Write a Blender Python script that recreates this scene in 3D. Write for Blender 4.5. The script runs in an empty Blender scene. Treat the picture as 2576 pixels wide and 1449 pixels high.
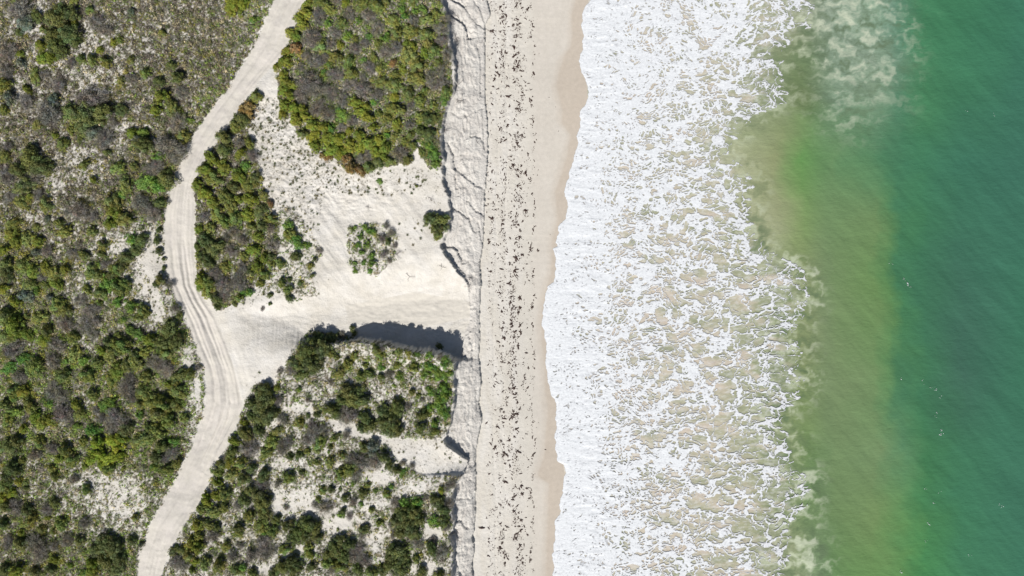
import bpy, math, random
import numpy as np
from mathutils import Vector
random.seed(7)
RNG = np.random.default_rng(11)
SC = bpy.context.scene
COL = SC.collection

# ------------------------------------------------------------------ camera, sky, sun, exposure
H = 133.3                       # drone height above the sea
cam_d = bpy.data.cameras.new('camera'); cam = bpy.data.objects.new('camera', cam_d); COL.objects.link(cam)
cam.location = (0, 0, H); cam.rotation_euler = (0, 0, 0)
cam_d.sensor_width = 36; cam_d.lens = 24.0; cam_d.clip_start = 1; cam_d.clip_end = 4000
SC.camera = cam
SUN_EL = math.radians(46)
SHD = np.array([0.34, 0.94]); SHD = SHD / np.linalg.norm(SHD)     # way the shadows fall on the ground
sun_dir = Vector((-SHD[0]*math.cos(SUN_EL), -SHD[1]*math.cos(SUN_EL), math.sin(SUN_EL)))
wd = bpy.data.worlds.new('World'); SC.world = wd; wd.use_nodes = True
nt = wd.node_tree; bg = nt.nodes['Background']
sky = nt.nodes.new('ShaderNodeTexSky'); sky.sky_type = 'NISHITA'; sky.sun_disc = False
sky.sun_elevation = SUN_EL; sky.sun_rotation = math.atan2(-SHD[0], -SHD[1])
nt.links.new(sky.outputs[0], bg.inputs[0]); bg.inputs[1].default_value = 0.05
sd = bpy.data.lights.new('sun', 'SUN'); sd.energy = 4.9; sd.angle = math.radians(0.53); sd.color = (1.0, 0.968, 0.92)
so = bpy.data.objects.new('sun', sd); COL.objects.link(so); so.location = (-30, -80, 100)
so.rotation_euler = sun_dir.to_track_quat('Z', 'Y').to_euler()
SC.view_settings.view_transform = 'Standard'; SC.view_settings.look = 'None'
SC.view_settings.exposure = 0.25; SC.view_settings.gamma = 1.0
SC.cycles.max_bounces = 6; SC.cycles.transparent_max_bounces = 12

# ------------------------------------------------------------------ helpers
K = 12.88                        # photo pixels (2576 wide) per metre at sea level
def g2w(gx, gy, z):
    s = (H - z) / H / K
    return (np.asarray(gx, float) - 1288) * s, (724.5 - np.asarray(gy, float)) * s
def w2g(x, y, z):
    s = H / (H - z) * K
    return x * s + 1288, 724.5 - y * s
def tile(c, r, pts): return [(644*c + p[0]/3, 483*r + p[1]/3) for p in pts]

def _h(ix, iy, seed):
    h = (ix.astype(np.int64) * 374761393 + iy.astype(np.int64) * 668265263 + seed * 1442695041) & 0xffffffff
    h = ((h ^ (h >> 13)) * 1274126177) & 0xffffffff
    h = ((h ^ (h >> 15)) * 2246822519) & 0xffffffff
    return ((h ^ (h >> 16)) & 0xffffff) / float(0xffffff)
def vn(x, y, seed=0):
    xi = np.floor(x); yi = np.floor(y); fx = x - xi; fy = y - yi
    xi = xi.astype(np.int64); yi = yi.astype(np.int64)
    u = fx*fx*fx*(fx*(fx*6-15)+10); v = fy*fy*fy*(fy*(fy*6-15)+10)
    def gr(a, b, dx, dy):
        t = _h(a, b, seed) * 2 * math.pi
        return np.cos(t)*dx + np.sin(t)*dy
    n = (gr(xi, yi, fx, fy)*(1-u) + gr(xi+1, yi, fx-1, fy)*u)*(1-v) + (gr(xi, yi+1, fx, fy-1)*(1-u) + gr(xi+1, yi+1, fx-1, fy-1)*u)*v
    return n * 1.4               # about -1..1
def fbm(x, y, seed=0, o=4, g=0.5):
    s = 0; a = 1; t = 0
    for k in range(o):
        s = s + a*vn(x, y, seed+k*17); t += a; a *= g; x = x*2.03+5.1; y = y*2.03+1.7
    return s / t * 1.3
def sst(a, b, x):
    t = np.clip((x-a)/(b-a), 0, 1); return t*t*(3-2*t)
def inpoly(px, py, poly):
    r = np.zeros(np.shape(px), bool); n = len(poly)
    for i in range(n):
        x1, y1 = poly[i]; x2, y2 = poly[(i+1) % n]
        if y1 == y2: continue
        c = ((y1 > py) != (y2 > py)) & (px < (x2-x1)*(py-y1)/(y2-y1)+x1)
        r ^= c
    return r
def dpoly(px, py, poly, closed=False):
    d = np.full(np.shape(px), 1e9); n = len(poly)
    for i in range(n if closed else n-1):
        ax, ay = poly[i]; bx, by = poly[(i+1) % n]
        vx, vy = bx-ax, by-ay; L = vx*vx+vy*vy+1e-9
        t = np.clip(((px-ax)*vx+(py-ay)*vy)/L, 0, 1)
        d = np.minimum(d, np.hypot(px-ax-t*vx, py-ay-t*vy))
    return d
def yint(poly, y):
    p = sorted(poly, key=lambda q: q[1])
    return np.interp(y, [q[1] for q in p], [q[0] for q in p])
def lin(c):
    c = np.asarray(c, float)/255.0
    return np.where(c <= 0.04045, c/12.92, ((c+0.055)/1.055)**2.4)
def cell(x, y, seed, jit=0.9):
    """distance to nearest and second nearest feature point, and the id of the nearest"""
    xi = np.floor(x).astype(np.int64); yi = np.floor(y).astype(np.int64)
    f1 = np.full(x.shape, 9.0); f2 = np.full(x.shape, 9.0); idv = np.zeros(x.shape)
    for dx in (-1, 0, 1):
        for dy in (-1, 0, 1):
            cx = xi+dx; cy = yi+dy
            px = cx+0.5+(_h(cx, cy, seed)-0.5)*jit; py = cy+0.5+(_h(cx, cy, seed+99)-0.5)*jit
            d = np.hypot(px-x, py-y)
            nearer = d < f1
            f2 = np.where(nearer, f1, np.minimum(f2, d)); idv = np.where(nearer, _h(cx, cy, seed+7), idv); f1 = np.where(nearer, d, f1)
    return f1, f2, idv

def mesh_np(name, V, F, col=None, smooth=True, attrs=None):
    """V (n,3), F (m,k) -> mesh; col (n,3|4) a point colour 'Col'"""
    me = bpy.data.meshes.new(name); V = np.ascontiguousarray(V, np.float32); F = np.ascontiguousarray(F, np.int32)
    k = F.shape[1]
    me.vertices.add(len(V)); me.vertices.foreach_set('co', V.ravel())
    me.loops.add(F.size); me.loops.foreach_set('vertex_index', F.ravel())
    me.polygons.add(len(F)); me.polygons.foreach_set('loop_start', np.arange(0, F.size, k, dtype=np.int32))
    me.polygons.foreach_set('use_smooth', np.full(len(F), smooth))
    if col is not None:
        c = np.ones((len(V), 4), np.float32); c[:, :col.shape[1]] = col
        a = me.color_attributes.new('Col', 'FLOAT_COLOR', 'POINT'); a.data.foreach_set('color', c.ravel())
    for an, av in (attrs or {}).items():
        a = me.attributes.new(an, 'FLOAT', 'POINT'); a.data.foreach_set('value', np.ascontiguousarray(av, np.float32).ravel())
    me.update(calc_edges=True); me.validate()
    return me
def tag(o, label=None, cat=None, group=None, kind=None):
    if label: o['label'] = label
    if cat: o['category'] = cat
    if group: o['group'] = group
    if kind: o['kind'] = kind
    return o
def link(name, me, mat, parent=None):
    if mat is not None and not me.materials: me.materials.append(mat)
    o = bpy.data.objects.new(name, me); COL.objects.link(o)
    if parent: o.parent = parent
    return o

# ------------------------------------------------------------------ materials
def newmat(name, rough=0.8, spec=0.3):
    m = bpy.data.materials.new(name); m.use_nodes = True; t = m.node_tree
    b = t.nodes['Principled BSDF']; b.inputs['Roughness'].default_value = rough; b.inputs['Specular IOR Level'].default_value = spec
    return m, t, b
def N(t, typ, **kw):
    n = t.nodes.new(typ)
    for k, v in kw.items():
        if k.startswith('i_'):
            key = k[2:]; key = int(key) if key.isdigit() else key.replace('_', ' ')
            n.inputs[key].default_value = v
        else: setattr(n, k, v)
    return n
def mul_noise(t, base, scale, lo, hi, detail=4, vec=None, rough=0.6):
    nz = N(t, 'ShaderNodeTexNoise', i_Scale=scale, i_Detail=detail, i_Roughness=rough)
    if vec: t.links.new(vec, nz.inputs['Vector'])
    mr = N(t, 'ShaderNodeMapRange'); mr.inputs[1].default_value = 0.3; mr.inputs[2].default_value = 0.7; mr.inputs[3].default_value = lo; mr.inputs[4].default_value = hi
    t.links.new(nz.outputs['Fac'], mr.inputs[0])
    mx = N(t, 'ShaderNodeVectorMath', operation='SCALE'); t.links.new(base, mx.inputs[0]); t.links.new(mr.outputs[0], mx.inputs['Scale'])
    return mx.outputs[0], nz
def coords(t, sx=1, sy=1, sz=1, rot=0):
    tc = N(t, 'ShaderNodeTexCoord'); mp = N(t, 'ShaderNodeMapping'); mp.inputs['Scale'].default_value = (sx, sy, sz); mp.inputs['Rotation'].default_value = (0, 0, rot)
    t.links.new(tc.outputs['Object'], mp.inputs['Vector']); return mp.outputs[0]

M_sand, t, b = newmat('pale_sand', 0.9, 0.2)
at = N(t, 'ShaderNodeAttribute', attribute_name='Col'); v = coords(t)
o1, n1 = mul_noise(t, at.outputs['Color'], 1.3, 0.94, 1.05, 5, v)
o2, n2 = mul_noise(t, o1, 9.0, 0.93, 1.06, 6, v)
t.links.new(o2, b.inputs['Base Color'])
rg = N(t, 'ShaderNodeAttribute', attribute_name='rough')
bn = N(t, 'ShaderNodeTexNoise', i_Scale=3.2, i_Detail=7.0, i_Roughness=0.68); t.links.new(v, bn.inputs['Vector'])
ms = N(t, 'ShaderNodeMath', operation='MULTIPLY'); t.links.new(rg.outputs['Fac'], ms.inputs[0]); ms.inputs[1].default_value = 1.0
bp = N(t, 'ShaderNodeBump', i_Distance=0.22); t.links.new(ms.outputs[0], bp.inputs['Strength']); t.links.new(bn.outputs['Fac'], bp.inputs['Height'])
t.links.new(bp.outputs[0], b.inputs['Normal'])

M_leaf, t, b = newmat('foliage', 0.62, 0.25)
at = N(t, 'ShaderNodeAttribute', attribute_name='Col'); oi = N(t, 'ShaderNodeObjectInfo')
mx = N(t, 'ShaderNodeMix', data_type='RGBA', blend_type='MULTIPLY'); mx.inputs[0].default_value = 1.0
t.links.new(at.outputs['Color'], mx.inputs[6]); t.links.new(oi.outputs['Color'], mx.inputs[7])
hs = N(t, 'ShaderNodeHueSaturation'); mr = N(t, 'ShaderNodeMapRange'); mr.inputs[3].default_value = 0.492; mr.inputs[4].default_value = 0.522
t.links.new(oi.outputs['Random'], mr.inputs[0]); t.links.new(mr.outputs[0], hs.inputs['Hue'])
t.links.new(mx.outputs[2], hs.inputs['Color']); t.links.new(hs.outputs[0], b.inputs['Base Color'])
tr = N(t, 'ShaderNodeBsdfTranslucent'); t.links.new(hs.outputs[0], tr.inputs[0])
ad = N(t, 'ShaderNodeMixShader'); ad.inputs[0].default_value = 0.18
t.links.new(b.outputs[0], ad.inputs[1]); t.links.new(tr.outputs[0], ad.inputs[2]); t.links.new(ad.outputs[0], t.nodes['Material Output'].inputs[0])

M_low, t, b = newmat('low_plants', 0.7, 0.2)
at = N(t, 'ShaderNodeAttribute', attribute_name='Col'); t.links.new(at.outputs['Color'], b.inputs['Base Color'])

M_wood, t, b = newmat('dead_wood', 0.85, 0.2)
at = N(t, 'ShaderNodeAttribute', attribute_name='Col'); v = coords(t)
o1, _ = mul_noise(t, at.outputs['Color'], 14.0, 0.75, 1.2, 4, v); t.links.new(o1, b.inputs['Base Color'])

M_weed, t, b = newmat('dried_seaweed', 0.55, 0.4)
b.inputs['Base Color'].default_value = (0.025, 0.012, 0.009, 1); v = coords(t)
rgb = N(t, 'ShaderNodeRGB'); rgb.outputs[0].default_value = (0.030, 0.014, 0.010, 1)
o1, _ = mul_noise(t, rgb.outputs[0], 7.0, 0.5, 2.0, 4, v); t.links.new(o1, b.inputs['Base Color'])

M_water, t, b = newmat('sea_water', 0.16, 0.45)
b.inputs['IOR'].default_value = 1.33
at = N(t, 'ShaderNodeAttribute', attribute_name='Col'); v = coords(t, 1, 1, 1, 0.5); v2 = coords(t, 0.16, 0.5, 1, -0.62)
o1, _ = mul_noise(t, at.outputs['Color'], 0.35, 0.95, 1.05, 6, v2); o2, _ = mul_noise(t, o1, 3.0, 0.965, 1.035, 4, v)
t.links.new(o2, b.inputs['Base Color'])
w1 = N(t, 'ShaderNodeTexNoise', i_Scale=1.1, i_Detail=8.0, i_Roughness=0.6, i_Distortion=0.4); t.links.new(coords(t, 0.6, 1.2, 1, -0.6), w1.inputs['Vector'])
bp = N(t, 'ShaderNodeBump', i_Distance=0.35, i_Strength=0.35); t.links.new(w1.outputs['Fac'], bp.inputs['Height']); t.links.new(bp.outputs[0], b.inputs['Normal'])

M_foam, t, b = newmat('sea_foam', 0.75, 0.2)
fa = N(t, 'ShaderNodeAttribute', attribute_name='foam'); v = coords(t, 0.55, 1.25, 1)
nz = N(t, 'ShaderNodeTexNoise', i_Scale=5.0, i_Detail=6.0, i_Roughness=0.7, i_Distortion=0.8); t.links.new(v, nz.inputs['Vector'])
m1 = N(t, 'ShaderNodeMath', operation='MULTIPLY_ADD'); t.links.new(nz.outputs['Fac'], m1.inputs[0]); m1.inputs[1].default_value = 0.42; m1.inputs[2].default_value = -0.19
m2 = N(t, 'ShaderNodeMath', operation='ADD'); t.links.new(fa.outputs['Fac'], m2.inputs[0]); t.links.new(m1.outputs[0], m2.inputs[1])
al = N(t, 'ShaderNodeMapRange', interpolation_type='SMOOTHSTEP'); al.inputs[1].default_value = 0.26; al.inputs[2].default_value = 0.82; t.links.new(m2.outputs[0], al.inputs[0])
cr = N(t, 'ShaderNodeMapRange'); cr.inputs[1].default_value = 0.20; cr.inputs[2].default_value = 0.95
t.links.new(m2.outputs[0], cr.inputs[0])
cm = N(t, 'ShaderNodeMix', data_type='RGBA'); cm.inputs[6].default_value = (0.32, 0.32, 0.34, 1); cm.inputs[7].default_value = (0.62, 0.638, 0.655, 1)
t.links.new(cr.outputs[0], cm.inputs[0]); t.links.new(cm.outputs[2], b.inputs['Base Color']); t.links.new(al.outputs[0], b.inputs['Alpha'])
bp = N(t, 'ShaderNodeBump', i_Distance=0.10, i_Strength=0.5); t.links.new(nz.outputs['Fac'], bp.inputs['Height']); t.links.new(bp.outputs[0], b.inputs['Normal'])

# ------------------------------------------------------------------ layout traced from the air, in photo pixels
ROAD_L = [(700,-200),(695,-40),(690,0),(644,103),(610,160),(567,230),(520,290),(480,357),(457,410),(430,483),(415,540),(413,600),(415,660),(430,720),(447,760),(465,800),(487,860),(510,920),(518,966),(516,1016),(503,1060),(480,1130),(443,1200),(410,1260),(373,1330),(353,1400),(345,1449),(325,1520),(280,1700)]
ROAD_R = [(785,-200),(770,-40),(765,0),(738,70),(712,130),(646,205),(617,240),(587,293),(560,337),(520,390),(490,455),(486,490),(488,540),(483,600),(488,660),(492,720),(513,760),(540,800),(563,860),(587,920),(598,966),(607,1016),(597,1060),(560,1130),(530,1200),(503,1260),(457,1330),(420,1400),(403,1449),(380,1520),(330,1700)]
EDGE = [(1115,-200)] + tile(1,0,[(1400,0),(1420,60),(1435,150),(1460,300),(1500,500),(1490,700),(1440,780),(1420,880),(1390,1000),(1395,1100),(1410,1200),(1400,1320),(1420,1440)]) + tile(1,1,[(1440,10),(1460,120),(1455,200),(1440,300),(1390,390),(1410,450),(1470,530),(1530,620),(1590,700),(1600,800),(1610,880),(1600,1000),(1560,1080),(1545,1200),(1500,1290),(1490,1440)]) + tile(1,2,[(1500,80),(1480,200),(1470,330),(1420,400),(1440,470),(1530,540),(1600,590),(1570,650),(1560,700),(1510,750),(1480,850),(1480,1000),(1500,1060),(1460,1150),(1490,1250),(1475,1350),(1480,1449)]) + [(1140,1700)]
TOE = [(1224,-200)] + tile(1,0,[(1740,0),(1770,120),(1730,190),(1725,300),(1728,500),(1730,800),(1745,900),(1750,1100),(1745,1240),(1740,1300),(1730,1420)]) + tile(1,1,[(1725,10),(1720,250),(1710,420),(1690,520),(1700,700),(1690,820),(1685,1000),(1690,1100),(1680,1250),(1700,1440)]) + tile(1,2,[(1680,150),(1705,270),(1680,380),(1665,470),(1655,600),(1660,700),(1655,850),(1660,950),(1650,1050),(1635,1150),(1650,1250),(1630,1350),(1640,1449)]) + [(1190,1700)]
WL = [(1492,-200)] + tile(2,0,[(600,0),(545,60),(525,190),(540,260),(530,390),(505,460),(530,550),(575,650),(575,740),(560,780),(515,840),(515,960),(485,1030),(505,1080),(485,1130),(440,1290),(425,1350),(395,1440)]) + tile(2,1,[(400,20),(425,110),(405,200),(352,260),(350,320),(330,380),(345,410),(312,425),(330,500),(330,600),(320,680),(270,710),(245,820),(235,900),(228,1000),(250,1090),(265,1200),(250,1260),(265,1350),(275,1440)]) + tile(2,2,[(285,30),(300,90),(340,150),(330,250),(340,320),(325,370),(330,480),(345,580),(390,610),(410,670),(387,730),(385,820),(365,860),(363,980),(342,1010),(320,1040),(330,1120),(320,1200),(305,1290),(320,1380),(310,1449)]) + [(1385,1700)]
OUTER = [(2050,-200),(2050,0),(2040,70),(1965,130),(1968,200),(1990,250),(1905,300),(1835,370),(1850,400),(1900,450),(1885,520),(1905,600),(1960,640),(2030,680),(2038,760),(2000,830),(2022,900),(2030,960),(1990,1030),(1962,1080),(2000,1110),(1992,1150),(2020,1180),(2035,1230),(2020,1290),(1982,1330),(1990,1400),(1970,1449),(1970,1700)]
WET = [(1445,-200)] + tile(2,0,[(470,0),(440,100),(435,340),(380,420),(345,520),(320,650),(360,820),(360,920),(430,1010),(400,1180),(310,1449)]) + tile(2,1,[(330,200),(290,400),(285,600),(225,800),(205,1000),(225,1200),(235,1440)]) + tile(2,2,[(255,200),(240,500),(180,700),(265,760),(255,1000),(240,1449)]) + [(1370,1700)]
P_A = [(765,-80),(1110,-80),(1112,0),(1125,60),(1138,200),(1138,250),(1120,285),(1108,330),(1115,415),(1085,425),(1062,400),(1052,350),(1035,400),(1000,418),(940,425),(880,437),(850,405),(810,385),(770,350),(745,330),(735,305),(712,300),(700,260),(698,200),(690,165),(725,110),(745,60)]
P_M = [(650,225),(642,260),(625,330),(645,400),(655,440),(665,480),(690,530),(705,570),(700,610),(690,650),(665,660),(672,690),(645,705),(622,742),(585,765),(560,782),(545,778),(520,742),(494,705),(488,640),(490,560),(488,480),(500,420),(540,350),(590,280),(630,235)]
P_MB = [(690,520),(740,530),(800,610),(812,640),(780,690),(800,745),(740,755),(690,735),(660,745),(640,735),(690,690)]
P_C = [(878,565),(960,560),(995,590),(998,650),(950,690),(885,685),(872,620)]
P_S = [(715,930),(740,865),(775,832),(850,838),(900,860),(955,858),(1010,874),(1060,883),(1100,886),(1145,908),(1142,985),(1136,1060),(1120,1100),(1060,1105),(1000,1100),(950,1090),(900,1080),(860,1060),(820,1055),(760,1010),(700,980),(690,950)]
P_BL = [(700,975),(760,1010),(830,1065),(960,1105),(1000,1150),(1060,1195),(1165,1200),(1150,1240),(1138,1300),(1136,1700),(330,1700),(403,1449),(457,1330),(530,1200),(590,1085),(615,1010),(650,960)]
P_T = [(835,1065),(880,1065),(960,1102),(1060,1112),(1130,1110),(1150,1150),(1180,1165),(1165,1190),(1150,1200),(1060,1190),(1010,1160),(975,1120),(900,1100),(840,1085)]
P_TUS = [(645,225),(695,250),(735,310),(770,352),(850,410),(880,440),(950,432),(1050,420),(1100,440),(1060,490),(900,492),(820,482),(806,520),(800,590),(770,590),(700,520),(665,470),(650,400),(628,330)]
# (x, y, rx, ry, change of cover)
BLOBS = [(60,75,50,25,-.35),(100,40,12,60,-.6),(250,120,110,60,-.25),(230,200,70,50,-.28),(45,230,40,30,-.35),(200,390,40,30,-.3),(300,350,40,40,-.25),(320,320,35,12,-.45),(230,430,50,40,-.3),(140,450,30,50,-.4),(350,605,60,40,-.45),(385,650,30,60,-.75),(372,700,50,70,-.6),(280,620,45,30,-.5),(400,780,36,40,-.6),(210,740,40,60,-.3),(470,900,18,45,-.8),(495,950,15,45,-.8),(490,1010,20,40,-.55),(485,1100,12,60,-.5),(240,1220,110,45,-.45),(300,1290,70,60,-.4),(330,1250,50,50,-.3),(120,540,60,30,-.3),(200,1010,40,40,-.3),(230,850,40,30,-.3),(70,150,60,40,-.2),(120,260,60,40,-.2),
 (150,950,160,120,.2),(400,960,90,100,.25),(330,1130,120,60,.25),(60,1350,80,90,.25),(250,1400,80,50,.3),(540,150,50,120,.12),(380,420,60,60,.3),(330,480,80,60,.2),(60,700,80,100,.15)]
BLOBS += [(644+x/3, 966+y/3, a/3, c/3, d) for x,y,a,c,d in [(430,130,110,60,-.6),(330,200,100,40,-.4),(120,280,60,50,-.4),(350,900,200,110,-.5),(240,620,130,60,-.35),(640,1050,170,110,-.55),(930,700,110,80,-.6),(1220,780,160,60,-.45),(1350,1130,80,60,-.7),(250,1280,140,50,-.5),(900,1180,60,110,-.35),(60,1400,80,40,-.6),(1290,1390,110,50,-.6),(1000,580,60,40,-.4),(900,900,120,50,-.3),(150,920,60,140,-.5)]]
def blobs(gx, gy):
    s = 0
    for x, y, a, c, d in BLOBS: s = s + d*np.exp(-(((gx-x)/a)**2+((gy-y)/c)**2)*1.1)
    return s
def cover(gx, gy):
    """share of the ground hidden by low plants and litter, 0..1"""
    jx = gx + fbm(gx/18, gy/18, 3, 4)*9; jy = gy + fbm(gx/18+40, gy/18, 4, 4)*9
    cv = np.zeros(np.shape(gx))
    bl = blobs(gx, gy)
    left = jx < yint(ROAD_L, gy) - 4 + fbm(gx/9, gy/9, 8, 3)*4
    cv = np.where(left, 0.87+0.78*bl+0.26*fbm(gx/24, gy/24, 12, 4), cv)
    for P, c0 in ((P_A, 0.95), (P_M, 0.9), (P_MB, 0.50), (P_C, 0.55), (P_S, 0.66), (P_BL, 0.69)):
        i = inpoly(jx, jy, P)
        cv = np.where(i, np.maximum(cv, c0 + (bl if c0 in (0.69,) else 0) + 0.22*fbm(gx/22, gy/22, 14, 3)), cv)
    # hard edge east of the dune top, open tongue, road
    cv = np.where(inpoly(jx, jy, P_T), 0.03, cv)
    cv = np.where(gx > yint(EDGE, gy)-2, 0, cv)
    cv = np.where((gx > yint(ROAD_L, gy)-1) & (gx < yint(ROAD_R, gy)+2), 0, cv)
    return np.clip(cv, 0, 1)

# ------------------------------------------------------------------ terrain height
ZD = 5.2
def sdist(x, y, pl):
    # signed distance (m) to a polyline; positive on its lower, seaward side; 99 away from it
    out = np.full(np.shape(x), 99.0)
    xs = [p[0] for p in pl]; ys = [p[1] for p in pl]
    m = (x > min(xs)-2.5) & (x < max(xs)+4) & (y > min(ys)-2) & (y < max(ys)+3)
    if not m.any(): return out
    px, py = x[m], y[m]; px = px+0.28*fbm(px/0.9, py/0.9, 181, 3); py = py+0.28*fbm(px/0.9+7, py/0.9, 182, 3)
    best = np.full(px.shape, 99.0); sg = np.ones(px.shape)
    n = len(pl)-1; endf = np.ones(px.shape)
    for i in range(n):
        ax, ay = pl[i]; bx, by = pl[i+1]; vx, vy = bx-ax, by-ay; L = vx*vx+vy*vy
        t = ((px-ax)*vx+(py-ay)*vy)/L; tc = np.clip(t, 0, 1); d = np.hypot(px-ax-tc*vx, py-ay-tc*vy)
        nr = d < best; best = np.where(nr, d, best); sg = np.where(nr, np.sign(-(vx*(py-ay)-vy*(px-ax))), sg)
        off = (t < 0)*(i == 0)*(-t)*math.sqrt(L) + (t > 1)*(i == n-1)*(t-1)*math.sqrt(L)
        endf = np.where(nr, off, endf)
    r = best*-sg
    r = np.where(endf > 0.6, 99.0, r)
    out[m] = r; return out
def wpl(c, r, pts): return [tuple(map(float, g2w(a, b, 3.4))) for a, b in tile(c, r, pts)]
CRACKS = [(wpl(1,0,[(1445,120),(1490,140),(1545,170),(1580,220),(1592,270)]), 1.2), (wpl(1,0,[(1490,10),(1550,40)]), 0.9), (wpl(1,0,[(1560,40),(1600,100),(1650,160),(1700,195),(1728,215)]), 0.45),
 (wpl(1,0,[(1655,10),(1700,90),(1722,190)]), 0.4), (wpl(1,0,[(1668,350),(1685,420),(1690,490),(1688,700)]), 0.55), (wpl(1,0,[(1500,1280),(1560,1330),(1620,1380),(1715,1430)]), 0.5),
 (wpl(1,0,[(1450,1100),(1480,1180),(1500,1300),(1500,1400)]), 0.8), (wpl(1,0,[(1630,1030),(1690,1040),(1720,1120)]), 0.5), (wpl(1,0,[(1480,860),(1560,900),(1640,850),(1720,800)]), 0.25),
 (wpl(1,0,[(1500,300),(1540,420),(1560,560),(1570,700)]), 0.35), (wpl(1,1,[(1600,80),(1640,130),(1705,175)]), 0.5), (wpl(1,1,[(1670,240),(1690,330),(1708,400)]), 0.5),
 (wpl(1,1,[(1480,130),(1540,160),(1600,210),(1640,290)]), 0.6), (wpl(1,1,[(1400,435),(1480,415),(1525,460),(1548,525)]), 0.8), (wpl(1,1,[(1470,540),(1530,580),(1570,620),(1588,690)]), 0.5), (wpl(1,1,[(1545,788),(1600,800),(1612,870)]), 0.4),
 (wpl(1,1,[(1540,1100),(1600,1075),(1620,1180),(1630,1330)]), 0.4), (wpl(1,2,[(1480,500),(1540,545),(1590,580),(1606,620)]), 0.5), (wpl(1,2,[(1480,1060),(1540,1040),(1570,1090)]), 0.8), (wpl(1,2,[(1460,1150),(1500,1120),(1520,1180),(1500,1260)]), 0.9), (wpl(1,2,[(1490,1300),(1520,1400),(1540,1449)]), 0.6),
 (wpl(1,2,[(1500,60),(1560,90),(1600,200)]), 0.3), (wpl(1,2,[(1520,870),(1600,880)]), 0.35), (wpl(1,1,[(1700,0),(1690,120),(1700,250)]), .35), (wpl(1,1,[(1678,560),(1690,700)]), .4), (wpl(1,1,[(1668,900),(1672,1050),(1680,1200)]), .35), (wpl(1,2,[(1650,60),(1658,200)]), .45), (wpl(1,2,[(1640,480),(1645,600),(1640,700)]), .4), (wpl(1,2,[(1630,850),(1640,950),(1628,1050)]), .4), (wpl(1,0,[(1700,820),(1710,1000),(1712,1150)]), .35),
 (wpl(1,2,[(1560,690),(1610,740),(1640,760)]), 0.35)]
WALL_CREST = [(x, y) for x, y in tile(1,1,[(330,1230),(560,1165),(700,1150),(760,1130),(830,1150),(900,1150),(1000,1165),(1100,1195),(1200,1215),(1300,1215),(1400,1240),(1500,1290),(1600,1300),(1700,1300)])]
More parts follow.
